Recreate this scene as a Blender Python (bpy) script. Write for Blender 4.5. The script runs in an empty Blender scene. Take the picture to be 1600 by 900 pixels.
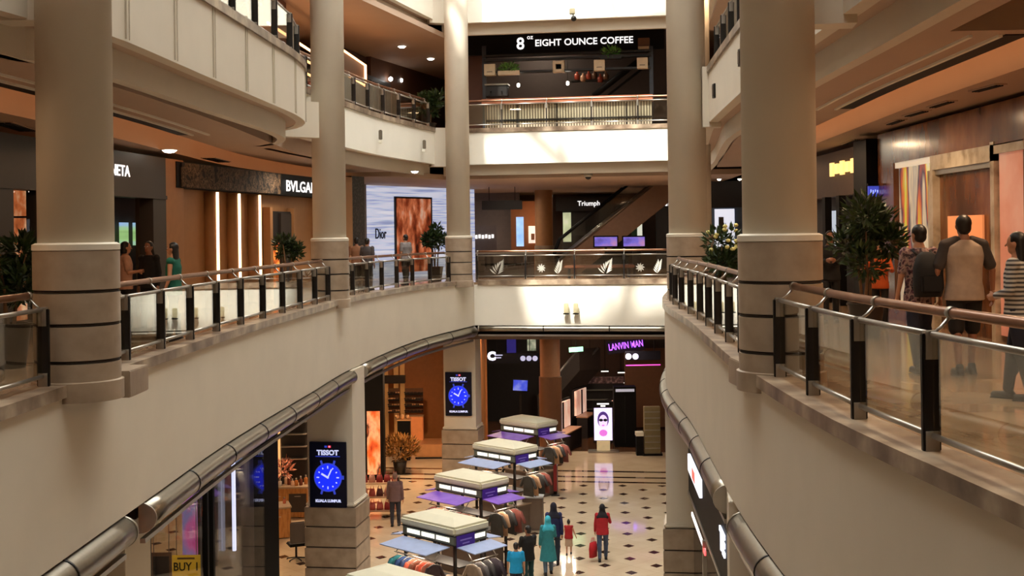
import bpy, bmesh, math, random
from mathutils import Vector, Matrix, Euler
random.seed(7)
C = bpy.context.scene.collection
PI = math.pi
# ------------------------------------------------------------------ camera model
F, PX, PY, ROLL, EYE = 1900.0, 800.0, 366.0, 0.013, 1.65
GZ = -7.55            # ground floor height; the balcony floor is z = 0
UZ = 5.28             # upper balcony floor
YAW = -0.147          # the building grid is turned a little against the camera

def ray(x, y):
    u, v = x-PX, PY-y
    c, s = math.cos(ROLL), math.sin(ROLL)
    return ((u*c+v*s)/F, (-u*s+v*c)/F)
def at(x, y, Y):
    a, b = ray(x, y)
    return Vector((a*Y, Y, EYE+b*Y))
def onz(x, y, z):
    a, b = ray(x, y)
    Y = (z-EYE)/b
    return Vector((a*Y, Y, z))
E1 = Vector((math.cos(YAW), math.sin(YAW), 0)); E2 = Vector((-math.sin(YAW), math.cos(YAW), 0))
def S(r, g, b):
    f = lambda c: (c/255/12.92) if c/255 <= .04045 else ((c/255+.055)/1.055)**2.4
    return (f(r), f(g), f(b))
# ------------------------------------------------------------------ materials
EK = .55
def mat(name, col, rough=.5, metal=0, spec=.5, var=.06, scale=6, bump=0, emit=None, es=1, coat=0):
    m = bpy.data.materials.new(name); m.use_nodes = True
    nt = m.node_tree; N = nt.nodes; L = nt.links
    b = N['Principled BSDF']
    b.inputs['Roughness'].default_value = rough
    b.inputs['Metallic'].default_value = metal
    b.inputs['Specular IOR Level'].default_value = spec
    if coat: b.inputs['Coat Weight'].default_value = coat; b.inputs['Coat Roughness'].default_value = .05
    tc = N.new('ShaderNodeTexCoord')
    nz = N.new('ShaderNodeTexNoise'); nz.inputs['Scale'].default_value = scale; nz.inputs['Detail'].default_value = 4
    L.new(tc.outputs['Object'], nz.inputs['Vector'])
    rp = N.new('ShaderNodeValToRGB')
    rp.color_ramp.elements[0].position = .3; rp.color_ramp.elements[1].position = .7
    rp.color_ramp.elements[0].color = (*[c*(1-var) for c in col], 1)
    rp.color_ramp.elements[1].color = (*[min(1, c*(1+var)) for c in col], 1)
    L.new(nz.outputs['Fac'], rp.inputs['Fac']); L.new(rp.outputs['Color'], b.inputs['Base Color'])
    if bump:
        bp = N.new('ShaderNodeBump'); bp.inputs['Strength'].default_value = bump; bp.inputs['Distance'].default_value = .01
        L.new(nz.outputs['Fac'], bp.inputs['Height']); L.new(bp.outputs['Normal'], b.inputs['Normal'])
    if emit:
        b.inputs['Emission Color'].default_value = (*emit, 1); b.inputs['Emission Strength'].default_value = es*EK
    return m
def pattern(name, cols, scale=(1, 1, 1), kind='noise', rough=.4, es=0, sharp=False, detail=4, nscale=4):
    """colour ramp over a noise / wave / voronoi texture; es > 0 makes it a lit display"""
    m = bpy.data.materials.new(name); m.use_nodes = True
    nt = m.node_tree; N = nt.nodes; L = nt.links; b = N['Principled BSDF']
    b.inputs['Roughness'].default_value = rough
    tc = N.new('ShaderNodeTexCoord'); mp = N.new('ShaderNodeMapping'); mp.inputs['Scale'].default_value = scale
    L.new(tc.outputs['Object'], mp.inputs['Vector'])
    if kind == 'noise':
        t = N.new('ShaderNodeTexNoise'); t.inputs['Scale'].default_value = nscale; t.inputs['Detail'].default_value = detail; o = t.outputs['Fac']
    elif kind == 'wave':
        t = N.new('ShaderNodeTexWave'); t.inputs['Scale'].default_value = nscale; t.inputs['Distortion'].default_value = .6; o = t.outputs['Fac']
    else:
        t = N.new('ShaderNodeTexVoronoi'); t.inputs['Scale'].default_value = nscale; o = t.outputs['Color']
    L.new(mp.outputs['Vector'], t.inputs['Vector'])
    rp = N.new('ShaderNodeValToRGB'); e = rp.color_ramp.elements
    n = len(cols)
    lo, hi = (.3, .7) if kind == 'noise' else (.02, .98)
    e[0].position = lo; e[0].color = (*cols[0], 1); e[1].position = hi; e[1].color = (*cols[-1], 1)
    for i in range(1, n-1):
        q = e.new(lo+(hi-lo)*i/(n-1)); q.color = (*cols[i], 1)
    if sharp: rp.color_ramp.interpolation = 'CONSTANT'
    L.new(o, rp.inputs['Fac']); L.new(rp.outputs['Color'], b.inputs['Base Color'])
    if es:
        L.new(rp.outputs['Color'], b.inputs['Emission Color']); b.inputs['Emission Strength'].default_value = es*EK
    return m
def glow(name, col, es):
    return mat(name, tuple(min(.9, c) for c in col), .4, var=.02, emit=col, es=es)
def glassmat(name, tint, ior=1.5, rough=.01):
    m = bpy.data.materials.new(name); m.use_nodes = True
    nt = m.node_tree; N = nt.nodes; L = nt.links
    N.remove(N['Principled BSDF'])
    tr = N.new('ShaderNodeBsdfTransparent'); tr.inputs['Color'].default_value = (*tint, 1)
    gl = N.new('ShaderNodeBsdfGlossy'); gl.inputs['Roughness'].default_value = rough
    f0 = ((ior-1)/(ior+1))**2
    lw = N.new('ShaderNodeLayerWeight'); lw.inputs['Blend'].default_value = .5
    pw = N.new('ShaderNodeMath'); pw.operation = 'POWER'; pw.inputs[1].default_value = 5; L.new(lw.outputs['Facing'], pw.inputs[0])
    ma = N.new('ShaderNodeMath'); ma.operation = 'MULTIPLY_ADD'; ma.inputs[1].default_value = 1-f0; ma.inputs[2].default_value = f0; L.new(pw.outputs[0], ma.inputs[0])
    mx = N.new('ShaderNodeMixShader')
    L.new(ma.outputs[0], mx.inputs['Fac']); L.new(tr.outputs[0], mx.inputs[1]); L.new(gl.outputs[0], mx.inputs[2])
    L.new(mx.outputs[0], N['Material Output'].inputs['Surface'])
    return m
def floormat(name):
    """cream polished tiles with dark diamond insets and three dark border lines"""
    m = bpy.data.materials.new(name); m.use_nodes = True
    nt = m.node_tree; N = nt.nodes; L = nt.links; b = N['Principled BSDF']
    b.inputs['Roughness'].default_value = .07; b.inputs['Specular IOR Level'].default_value = .55
    tc = N.new('ShaderNodeTexCoord')
    mp = N.new('ShaderNodeMapping'); mp.vector_type = 'POINT'
    mp.inputs['Rotation'].default_value = (0, 0, .07); mp.inputs['Location'].default_value = (.62, -.38, 0)
    L.new(tc.outputs['Object'], mp.inputs['Vector'])
    sp = N.new('ShaderNodeSeparateXYZ'); L.new(mp.outputs['Vector'], sp.inputs[0])
    def M(op, a, bb=None, c=None):
        n = N.new('ShaderNodeMath'); n.operation = op
        for i, q in enumerate((a, bb, c)):
            if q is None: continue
            if isinstance(q, (int, float)): n.inputs[i].default_value = q
            else: L.new(q, n.inputs[i])
        return n.outputs[0]
    P = 1.42
    def lattice(off):
        u = M('ABSOLUTE', M('SUBTRACT', M('FRACT', M('ADD', M('DIVIDE', sp.outputs[0], P), off)), .5))
        v = M('ABSOLUTE', M('SUBTRACT', M('FRACT', M('ADD', M('DIVIDE', sp.outputs[1], P), off)), .5))
        return M('LESS_THAN', M('ADD', u, M('MULTIPLY', v, .9)), .125)
    d = M('MAXIMUM', lattice(0), lattice(.5))
    # seams
    def seam(o):
        return M('LESS_THAN', M('ABSOLUTE', M('SUBTRACT', M('FRACT', M('DIVIDE', M('ADD', sp.outputs[0], M('MULTIPLY', sp.outputs[1], o)), P)), .5)), .006)
    wy = M('ADD', M('MULTIPLY', sp.outputs[1], .997), M('MULTIPLY', sp.outputs[0], .08))
    field = M('LESS_THAN', wy, 44.2)
    d = M('MULTIPLY', d, field)
    ln = None
    for c in (44.6, 45.5, 46.6):
        q = M('LESS_THAN', M('ABSOLUTE', M('SUBTRACT', wy, c)), .13)
        ln = q if ln is None else M('MAXIMUM', ln, q)
    sm = M('MULTIPLY', M('MAXIMUM', seam(1), seam(-1)), .25)
    fac = M('MAXIMUM', M('MAXIMUM', d, ln), sm)
    nz = N.new('ShaderNodeTexNoise'); nz.inputs['Scale'].default_value = 1.2; nz.inputs['Detail'].default_value = 6
    L.new(tc.outputs['Object'], nz.inputs['Vector'])
    rp = N.new('ShaderNodeValToRGB')
    rp.color_ramp.elements[0].color = (*S(186, 165, 138), 1); rp.color_ramp.elements[1].color = (*S(222, 204, 176), 1)
    L.new(nz.outputs['Fac'], rp.inputs['Fac'])
    mx = N.new('ShaderNodeMix'); mx.data_type = 'RGBA'
    L.new(fac, mx.inputs['Factor']); L.new(rp.outputs['Color'], mx.inputs['A']); mx.inputs['B'].default_value = (*S(62, 40, 32), 1)
    L.new(mx.outputs['Result'], b.inputs['Base Color'])
    return m
def slatmat(name, c1, c2, n, axis='X', rough=.5, metal=0):
    m = bpy.data.materials.new(name); m.use_nodes = True
    nt = m.node_tree; N = nt.nodes; L = nt.links; b = N['Principled BSDF']
    b.inputs['Roughness'].default_value = rough; b.inputs['Metallic'].default_value = metal
    tc = N.new('ShaderNodeTexCoord'); w = N.new('ShaderNodeTexWave'); w.inputs['Scale'].default_value = n
    w.bands_direction = axis; w.inputs['Distortion'].default_value = .3
    L.new(tc.outputs['Object'], w.inputs['Vector'])
    rp = N.new('ShaderNodeValToRGB'); rp.color_ramp.elements[0].color = (*c1, 1); rp.color_ramp.elements[1].color = (*c2, 1)
    L.new(w.outputs['Fac'], rp.inputs['Fac']); L.new(rp.outputs['Color'], b.inputs['Base Color'])
    return m
# ------------------------------------------------------------------ mesh builder
def wm(o):
    m = o.matrix_basis.copy()
    while o.parent: o = o.parent; m = o.matrix_basis @ m
    return m
def V3(p): return Vector((p[0], p[1], p[2] if len(p) > 2 else 0))
class MB:
    def __init__(s): s.v = []; s.f = []; s.s = []
    def add(s, vs, fs, smooth=False):
        o = len(s.v); s.v += [Vector(v) for v in vs]
        for f in fs: s.f.append([i+o for i in f]); s.s.append(smooth)
        return s
    def hexa(s, p):   # 4 bottom ccw, 4 top
        return s.add(p, [(3, 2, 1, 0), (4, 5, 6, 7), (0, 1, 5, 4), (1, 2, 6, 5), (2, 3, 7, 6), (3, 0, 4, 7)])
    def box(s, c, d, rz=0, rx=0, ry=0):
        c = V3(c); R = Euler((rx, ry, rz)).to_matrix()
        h = [Vector((a*d[0]/2, b*d[1]/2, 0)) for a, b in ((-1, -1), (1, -1), (1, 1), (-1, 1))]
        z = Vector((0, 0, d[2]/2))
        return s.hexa([c+R@(q-z) for q in h]+[c+R@(q+z) for q in h])
    def wallbox(s, a, b, z0, z1, t=.1, off=0):  # upright slab from a to b (2D), thickness t to the left
        a = Vector((a[0], a[1], 0)); b = Vector((b[0], b[1], 0)); n = (b-a).normalized(); n = Vector((-n.y, n.x, 0))
        p = [a+n*off, b+n*off, b+n*(off+t), a+n*(off+t)]
        return s.hexa([q+Vector((0, 0, z0)) for q in p]+[q+Vector((0, 0, z1)) for q in p])
    def prism(s, poly, z0, z1):
        n = len(poly)
        ar = sum(poly[i][0]*poly[(i+1) % n][1]-poly[(i+1) % n][0]*poly[i][1] for i in range(n))
        if ar < 0: poly = poly[::-1]
        vs = [(p[0], p[1], z0) for p in poly]+[(p[0], p[1], z1) for p in poly]
        return s.add(vs, [tuple(range(n-1, -1, -1)), tuple(range(n, 2*n))]+[(i, (i+1) % n, n+(i+1) % n, n+i) for i in range(n)])
    def extr(s, poly, o, ux, uy, t):  # polygon (a,b) in plane o+a*ux+b*uy, extruded by t along ux x uy
        o, ux, uy = V3(o), V3(ux).normalized(), V3(uy).normalized(); w = ux.cross(uy)*t
        n = len(poly); q = [o+ux*a+uy*b for a, b in poly]
        return s.add(q+[p+w for p in q], [tuple(range(n-1, -1, -1)), tuple(range(n, 2*n))]+[(i, (i+1) % n, n+(i+1) % n, n+i) for i in range(n)])
    def sweep(s, path, prof, smooth=False, side=1):   # path 2D; prof = closed [(d, z)], d measured to the left of travel * side
        n, m = len(path), len(prof); vs = []
        for i, p in enumerate(path):
            a = Vector(path[max(0, i-1)]); b = Vector(path[min(n-1, i+1)])
            t = (b-a).normalized(); nn = Vector((-t.y, t.x))*side
            if 0 < i < n-1:
                t1 = (Vector(p)-a).normalized(); k = max(.5, t1.dot(t)); nn = nn/k
            vs += [(p[0]+nn.x*d, p[1]+nn.y*d, z) for d, z in prof]
        fs = []
        for i in range(n-1):
            for j in range(m):
                k = (j+1) % m; fs.append((i*m+j, i*m+k, (i+1)*m+k, (i+1)*m+j))
        s.add(vs, fs, smooth)
        return s.add(vs[:m], [tuple(range(m))[::-1]]).add(vs[-m:], [tuple(range(m))])
    def tube(s, path, r, n=10, rr=None, cap=True):
        path = [V3(p) for p in path]; k = len(path); vs = []
        up = None
        for i, p in enumerate(path):
            t = (path[min(k-1, i+1)]-path[max(0, i-1)]).normalized()
            if up is None: up = Vector((0, 0, 1)) if abs(t.z) < .9 else Vector((1, 0, 0))
            x = t.cross(up).normalized(); y = x.cross(t).normalized(); up = y
            q = rr[i] if rr else r
            vs += [p+x*(q*math.cos(2*PI*j/n))+y*(q*math.sin(2*PI*j/n)) for j in range(n)]
        s.add(vs, [(i*n+j, i*n+(j+1) % n, (i+1)*n+(j+1) % n, (i+1)*n+j) for i in range(k-1) for j in range(n)], True)
        if cap: s.add(vs[:n], [tuple(range(n))[::-1]]).add(vs[-n:], [tuple(range(n))])
        return s
    def lathe(s, prof, c, n=32, smooth=True):  # prof [(r, z)]
        c = V3(c); k = len(prof)
        for i in range(k-1):
            (r0, z0), (r1, z1) = prof[i], prof[i+1]
            vs = [c+Vector((r0*math.cos(2*PI*j/n), r0*math.sin(2*PI*j/n), z0)) for j in range(n)]+[c+Vector((r1*math.cos(2*PI*j/n), r1*math.sin(2*PI*j/n), z1)) for j in range(n)]
            s.add(vs, [(j, (j+1) % n, n+(j+1) % n, n+j) for j in range(n)], smooth)
        for (r, z), fl in ((prof[0], True), (prof[-1], False)):
            if r > 1e-4:
                vs = [c+Vector((r*math.cos(2*PI*j/n), r*math.sin(2*PI*j/n), z)) for j in range(n)]
                s.add(vs, [tuple(range(n))[::-1] if fl else tuple(range(n))])
        return s
    def ell(s, c, r, n=14, m=8, R=None):
        c = V3(c); vs = []; R = R or Matrix.Identity(3)
        for i in range(m+1):
            a = PI*i/m
            vs += [c+R@Vector((r[0]*math.sin(a)*math.cos(2*PI*j/n), r[1]*math.sin(a)*math.sin(2*PI*j/n), -r[2]*math.cos(a))) for j in range(n)]
        return s.add(vs, [(i*n+j, i*n+(j+1) % n, (i+1)*n+(j+1) % n, (i+1)*n+j) for i in range(m) for j in range(n)], True)
    def caps(s, a, b, ra, rb, n=12):
        a, b = V3(a), V3(b); d = (b-a); L = d.length or 1e-6; d /= L
        pts = []; rr = []
        for t in (-90, -55, -20): pts.append(a+d*ra*math.sin(math.radians(t))); rr.append(max(.0005, ra*math.cos(math.radians(t))))
        for t in (20, 55, 90): pts.append(b+d*rb*math.sin(math.radians(t))); rr.append(max(.0005, rb*math.cos(math.radians(t))))
        return s.tube(pts, 0, n, rr)
    def loft(s, rings, n=20, power=2.0):  # rings: (cx, cy, z, rx, ry) stacked
        vs = []
        for cx, cy, z, rx, ry in rings:
            for j in range(n):
                a = 2*PI*j/n; ca, sa = math.cos(a), math.sin(a)
                vs.append((cx+rx*math.copysign(abs(ca)**(2/power), ca), cy+ry*math.copysign(abs(sa)**(2/power), sa), z))
        k = len(rings)
        s.add(vs, [(i*n+j, i*n+(j+1) % n, (i+1)*n+(j+1) % n, (i+1)*n+j) for i in range(k-1) for j in range(n)], True)
        return s.add(vs[:n], [tuple(range(n))[::-1]], True).add(vs[-n:], [tuple(range(n))], True)
    def tr(s, M):
        s.v = [M @ v for v in s.v]; return s
    def join(s, o): return s.add(o.v, []) if False else s._join(o)
    def _join(s, o):
        k = len(s.v); s.v += [v.copy() for v in o.v]; s.f += [[i+k for i in f] for f in o.f]; s.s += o.s; return s
    def mesh(s, name, mt, bevel=0, weld=True, seg=2):
        me = bpy.data.meshes.new(name)
        bm = bmesh.new(); bv = [bm.verts.new(v) for v in s.v]
        for f, sm in zip(s.f, s.s):
            try:
                q = bm.faces.new([bv[i] for i in f]); q.smooth = sm
            except ValueError: pass
        if weld: bmesh.ops.remove_doubles(bm, verts=bm.verts, dist=1e-5)
        bmesh.ops.recalc_face_normals(bm, faces=bm.faces)
        if bevel:
            ed = [e for e in bm.edges if len(e.link_faces) == 2 and e.calc_face_angle(0) > .6]
            bmesh.ops.bevel(bm, geom=ed, offset=bevel, segments=seg, affect='EDGES', clamp_overlap=True)
        bm.to_mesh(me); bm.free()
        if mt: me.materials.append(mt)
        return me
    def build(s, name, mt, parent=None, bevel=0, local=False, weld=True, seg=2):
        if parent and not local:
            s.tr(wm(parent).inverted())
        me = s.mesh(name, mt, bevel, weld, seg)
        o = bpy.data.objects.new(name, me); C.objects.link(o)
        if parent: o.parent = parent
        return o
def thing(name, label, cat, loc=(0, 0, 0), rz=0, group=None):
    o = bpy.data.objects.new(name, None); C.objects.link(o); o.empty_display_size = .2
    o.location = loc; o.rotation_euler = (0, 0, rz); o['label'] = label; o['category'] = cat
    if group: o['group'] = group
    return o
def tag(o, label, cat, group=None):
    o['label'] = label; o['category'] = cat
    if group: o['group'] = group
    return o
def struct(o, label=None):
    o['kind'] = 'structure'
    if label: o['label'] = label
    return o
def copy_tree(o, parent=None):
    c = o.copy(); C.objects.link(c)
    if parent: c.parent = parent; 
    for ch in list(o.children): copy_tree(ch, c)
    return c
def spline(pts, step=.5):
    P = [Vector(p) for p in pts]; P = [P[0]*2-P[1]]+P+[P[-1]*2-P[-2]]; out = []
    for i in range(1, len(P)-2):
        n = max(1, int((P[i+1]-P[i]).length/step))
        for k in range(n):
            t = k/n; a, b, c, d = P[i-1], P[i], P[i+1], P[i+2]
            out.append(.5*((2*b)+(c-a)*t+(2*a-5*b+4*c-d)*t*t+(3*b-a-3*c+d)*t**3))
    out.append(P[-2]); return [tuple(p) for p in out]
def cut(path, y0, y1):
    """piece of a path (rising Y) between two Y values"""
    out = []
    for i in range(len(path)-1):
        a, b = Vector(path[i]), Vector(path[i+1])
        for yy in (y0,):
            if a.y < yy <= b.y: out.append(tuple(a.lerp(b, (yy-a.y)/(b.y-a.y))))
        if y0 < b.y < y1: out.append(tuple(b))
        if a.y < y1 <= b.y: out.append(tuple(a.lerp(b, (y1-a.y)/(b.y-a.y))))
    return out
def even(path, step):
    P = [Vector(p) for p in path]; L = [0]
    for i in range(1, len(P)): L.append(L[-1]+(P[i]-P[i-1]).length)
    n = max(1, round(L[-1]/step)); out = []
    for k in range(n+1):
        d = L[-1]*k/n; i = 0
        while i < len(L)-2 and L[i+1] < d: i += 1
        out.append(P[i].lerp(P[i+1], (d-L[i])/max(1e-9, L[i+1]-L[i])))
    return out
def offset(path, d):
    out = []; n = len(path)
    for i, p in enumerate(path):
        t = (Vector(path[min(n-1, i+1)])-Vector(path[max(0, i-1)])).normalized()
        out.append((p[0]-t.y*d, p[1]+t.x*d))
    return out
def text_mb(txt, size, depth=.02, bold=0, align='CENTER'):
    cu = bpy.data.curves.new('t', 'FONT'); cu.body = txt; cu.size = size; cu.extrude = depth/2; cu.offset = bold
    cu.align_x = align; cu.align_y = 'CENTER'; cu.resolution_u = 3
    o = bpy.data.objects.new('t', cu); C.objects.link(o)
    dg = bpy.context.evaluated_depsgraph_get(); me = bpy.data.meshes.new_from_object(o.evaluated_get(dg))
    mb = MB(); mb.add([v.co.copy() for v in me.vertices], [tuple(p.vertices) for p in me.polygons])
    bpy.data.objects.remove(o); bpy.data.curves.remove(cu); bpy.data.meshes.remove(me)
    return mb
def frame_m(o, right, up=(0, 0, 1)):
    """matrix that lays text (x right, y up, z towards the viewer) at point o"""
    r = V3(right).normalized(); u = V3(up).normalized(); w = r.cross(u)
    M = Matrix((r, u, w)).transposed().to_4x4(); M.translation = V3(o); return M
def write(txt, size, o, right, mt, parent=None, name='lettering', depth=.02, bold=0, sx=1, up=(0, 0, 1), local=False):
    mb = text_mb(txt, size, depth, bold)
    if sx != 1: mb.tr(Matrix.Diagonal((sx, 1, 1, 1)))
    mb.tr(frame_m(o, right, up)); return mb.build(name, mt, parent, local=local)
def lamp(kind, name, loc, power, col, size=.3, rot=(0, 0, 0), spot=None, size_y=None):
    l = bpy.data.lights.new(name, kind); l.energy = power; l.color = col
    if kind == 'AREA':
        l.size = size
        if size_y: l.shape = 'RECTANGLE'; l.size_y = size_y
    elif kind in ('POINT', 'SPOT'): l.shadow_soft_size = size
    if spot: l.spot_size = spot; l.spot_blend = .6
    o = bpy.data.objects.new(name, l); C.objects.link(o); o.location = loc; o.rotation_euler = rot
    return o
# ------------------------------------------------------------------ shared materials
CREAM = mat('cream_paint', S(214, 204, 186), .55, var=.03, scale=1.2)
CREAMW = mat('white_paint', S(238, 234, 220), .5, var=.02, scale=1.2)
CEIL = mat('ceiling_paint', S(186, 160, 138), .7, var=.03, scale=.8)
STONE = pattern('stone_cladding', [S(142, 123, 104), S(160, 141, 120), S(172, 153, 132)], nscale=3, detail=8, rough=.35)
KERB = pattern('kerb_stone', [S(92, 74, 58), S(142, 122, 102), S(186, 168, 144)], nscale=2.2, detail=6, rough=.35)
GROOVE = mat('groove_dark', S(46, 36, 30), .6)
MARB = pattern('walkway_marble', [S(150, 120, 92), S(176, 146, 116), S(196, 168, 138)], nscale=1.2, detail=7, rough=.12)
STEEL = mat('brushed_steel', S(150, 144, 132), .28, metal=1, var=.05, scale=20)
SILVER = mat('satin_silver', S(182, 178, 170), .35, metal=.9, var=.04)
DMETAL = mat('dark_metal', S(30, 27, 25), .4, metal=.3, var=.1)
BLACK = mat('black_paint', S(14, 13, 13), .6, var=.1, spec=.2)
BRONZE = mat('bronze_rail', S(142, 102, 78), .3, metal=.75, var=.06)
GLASS = glassmat('railing_glass', (.90, .91, .86), 2.0)
SGLASS = glassmat('shop_glass', (.95, .95, .94), 1.35)
SOCKET = mat('socket_black', S(20, 18, 17), .6)
FLOOR = floormat('ground_tiles')
CHAR = mat('charcoal_cladding', S(52, 47, 44), .5, var=.05)
WARMW = mat('warm_wall', S(176, 128, 84), .55, var=.05)
WOOD = pattern('brown_wood', [S(74, 44, 26), S(104, 64, 38), S(126, 80, 48)], scale=(1, 1, 8), nscale=3, rough=.35)
OAK = pattern('oak', [S(150, 98, 48), S(182, 124, 66), S(196, 140, 80)], scale=(6, 1, 1), nscale=3, rough=.4)
DARKW = mat('dark_wall', S(50, 40, 36), .6, var=.1)
DEEP = mat('deep_shop', S(26, 20, 20), .6, var=.2)
WLET = glow('white_letters', (1, .97, .95), 1.5)
GLETTER = glow('gold_letters', (1, .62, .2), 1.8)
LEDW = glow('led_white', (1, .96, .86), 5)
LEDO = glow('led_orange', (1, .50, .22), 6)
BULB = glow('downlight_bulb', (1, .9, .75), 18)
BULBC = glow('downlight_cool', (1, .96, .9), 14)
LEAF = pattern('leaf_green', [S(22, 36, 16), S(40, 62, 28), S(64, 88, 40)], nscale=7, rough=.45)
LEAFB = pattern('leaf_bright', [S(60, 110, 40), S(90, 150, 60), S(130, 180, 80)], nscale=7, rough=.45)
BARK = mat('bark', S(120, 92, 66), .8, var=.2, scale=14)
POT = mat('planter_dark', S(40, 34, 30), .4)
# ------------------------------------------------------------------ void edges, balcony level (1) and upper level (2)
L1E = spline([(-5.2, -4), (-5.05, 4), (-4.9, 8), (-4.83, 11.5), (-4.8, 15.7), (-4.75, 20.5), (-4.44, 26.4), (-4.1, 31.7), (-3.0, 37.5), (-1.33, 42)])
R1E = spline([(3.3, -4), (3.05, 4), (2.83, 7.4), (2.71, 8.9), (2.64, 10.7), (2.69, 14.2), (2.92, 18), (3.15, 21.7), (3.28, 25.7), (3.62, 29), (4.3, 33), (5.0, 37), (5.6, 40.97)])
L2A = spline([(-5.9, -4), (-5.7, 6), (-5.5, 12), (-5.2, 13.9)])[:-1]+spline([(-5.2, 13.9), (-4.8, 14.6), (-4.65, 17), (-4.58, 18.6), (-4.4, 22), (-4.3, 24.5), (-4.42, 26.2), (-4.85, 27.5), (-5.4, 28.2)])
L2B = spline([(-5.25, 28.5), (-4.95, 31), (-4.56, 33.3), (-3.9, 37.2), (-2.45, 42.6)])
R2E = spline([(3.5, -4), (3.65, 8), (3.8, 14), (3.9, 18), (4.06, 21.3), (4.45, 27.2), (4.7, 29.5)])+[(5.6, 36), (6.3, 42.2)]
def BW(x, y0=42.0, x0=-1.33):   # the back wall line
    return (x, y0+(x-x0)*math.tan(YAW))
B1 = [BW(-1.33), BW(5.6)]
B2 = [BW(-2.45, 42.6, -2.45), BW(6.3, 42.6, -2.45)]

def lift(mb):      # the fascias grow a little shallower towards the far end
    for v in mb.v:
        if -3 < v.z < -1 and v.x < 6: v.z += .27*min(1, max(0, (v.y-32)/10))
    return mb
def sidewall(name, path, z0, z1, d0, d1, m, side, label=None):
    return struct(lift(MB().sweep(path, [(d0, z0), (d1, z0), (d1, z1), (d0, z1)], side=side)).build(name, m), label)
def slab(name, edge, outer, z0, z1, m, label=None):
    return struct(MB().prism(list(edge)+list(outer), z0, z1).build(name, m), label)
# ground
struct(MB().box((0, 30, GZ-.1), (60, 100, .2)).build('floor', FLOOR), 'polished cream tile ground floor with dark diamonds')
# balcony level: left = side +1 (left of travel is -X)
FZ = -1.75
outL, outR = [(-14, 42), (-14, -4)], [(14, 40), (14, -4)]
sidewall('wall_left', L1E, FZ, -.02, 0, .18, CREAM, 1, 'long cream balcony fascia on the left')
sidewall('wall_right', R1E, FZ, -.02, 0, .18, CREAM, -1, 'long curved cream balcony fascia on the right')
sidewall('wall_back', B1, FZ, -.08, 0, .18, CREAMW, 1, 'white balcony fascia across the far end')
sidewall('trim_1', cut(L1E, -3.9, 41.6), -.03, .1, -.05, .34, KERB, 1, 'stone kerb along the left balcony')
sidewall('trim_2', cut(R1E, -3.9, 40.6), -.03, .1, -.05, .34, KERB, -1, 'stone kerb along the right balcony')
sidewall('trim_3', [BW(-1.2), BW(5.5)], -.09, .08, -.05, .34, KERB, 1, 'stone kerb along the far balcony')
oL = offset(L1E, .181); oR = offset(R1E, -.181); bk = offset(B1, .181)
slab('floor_left', oL, [(-14, 42.3), (-14, -4)], -.3, 0, MARB)
slab('floor_right', oR, [(14, 41.1), (14, -4)], -.3, 0, MARB)
slab('floor_back', bk, [(14, 41.2), (14, 80), (-14, 80), (-14, 42.4)], -.3, 0, MARB)
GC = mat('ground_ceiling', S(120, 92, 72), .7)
slab('ceiling_left', offset(L1E, .4), [(-14, 42.3), (-14, -4)], -2.0, -1.85, GC)
slab('ceiling_right', offset(R1E, -.4), [(14, 41.1), (14, -4)], -2.0, -1.85, GC)
slab('ceiling_back', offset(B1, .4), [(14, 41.2), (14, 80), (-14, 80), (-14, 42.4)], -2.0, -1.85, GC)
for nm, pth, sd in (('trim_4', cut(L1E, -3, 15.0), 1), ('trim_5', cut(L1E, 15.75, 31.2), 1), ('trim_6', cut(L1E, 32.3, 41.9), 1), ('trim_7', cut(R1E, -3, 14.8), -1), ('trim_8', cut(R1E, 16.4, 40.5), -1), ('trim_9', B1, 1)):
    sidewall(nm, pth, -1.98, FZ-.001, .12, .42, DMETAL, sd)
# metal tube trim below the fascias, in lengths between the pillars
def bullnose(name, path, side, lab):
    t = thing(name, lab, 'trim', (path[0][0], path[0][1], -1.93), 0, 'round metal fascia trims')
    P = even(path, .55)
    back = abs(path[0][1]-path[-1][1]) < 3
    cz, rr_, dd_, sz = (-1.86, .10, .08, -2.12) if back else (-1.96, .195, .08, -2.29)
    def prof(k): return [(dd_-(rr_+.03+k)*math.cos(math.radians(q)), cz+(rr_+k)*math.sin(math.radians(q))) for q in range(-90, 91, 15)]
    lift(MB().sweep([tuple(p) for p in P], prof(0), True, side)).build('tube', STEEL, t)
    lift(MB().sweep([tuple(p) for p in P], [(-.0, sz), (.07, sz), (.07, sz+.06), (-.0, sz+.06)], side=side)).build('lower_strip', SILVER, t)
    J = even(path, 2.1)
    for k in range(len(J)):
        i = min(range(len(P)), key=lambda q: (P[q]-J[k]).length)
        a, b = P[max(0, i-1)], P[min(len(P)-1, i+1)]; tt = (b-a).normalized()
        c = [tuple(J[k]-tt*.02), tuple(J[k]+tt*.02)]
        lift(MB().sweep(c, prof(.008), True, side)).build('joint_ring', DMETAL if 0 < k < len(J)-1 else SILVER, t)
    return t
bullnose('fascia_trim', cut(L1E, 5, 15.0), 1, 'steel tube trim under left fascia, nearest length at lower left corner')
bullnose('fascia_trim', cut(L1E, 15.75, 31.2), 1, 'steel tube trim under left fascia between cream pillar and first watch poster pillar')
bullnose('fascia_trim', cut(L1E, 32.3, 41.9), 1, 'steel tube trim under left fascia above the orange lit shop')
bullnose('fascia_trim', cut(R1E, 5, 14.8), -1, 'steel tube trim under right fascia, nearest length at lower right')
bullnose('fascia_trim', cut(R1E, 16.4, 40.5), -1, 'curved steel tube trim under right fascia beside the tiled floor')
bullnose('fascia_trim', [BW(-1.2), BW(5.5)], 1, 'straight steel tube trim under the white far fascia')
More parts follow.
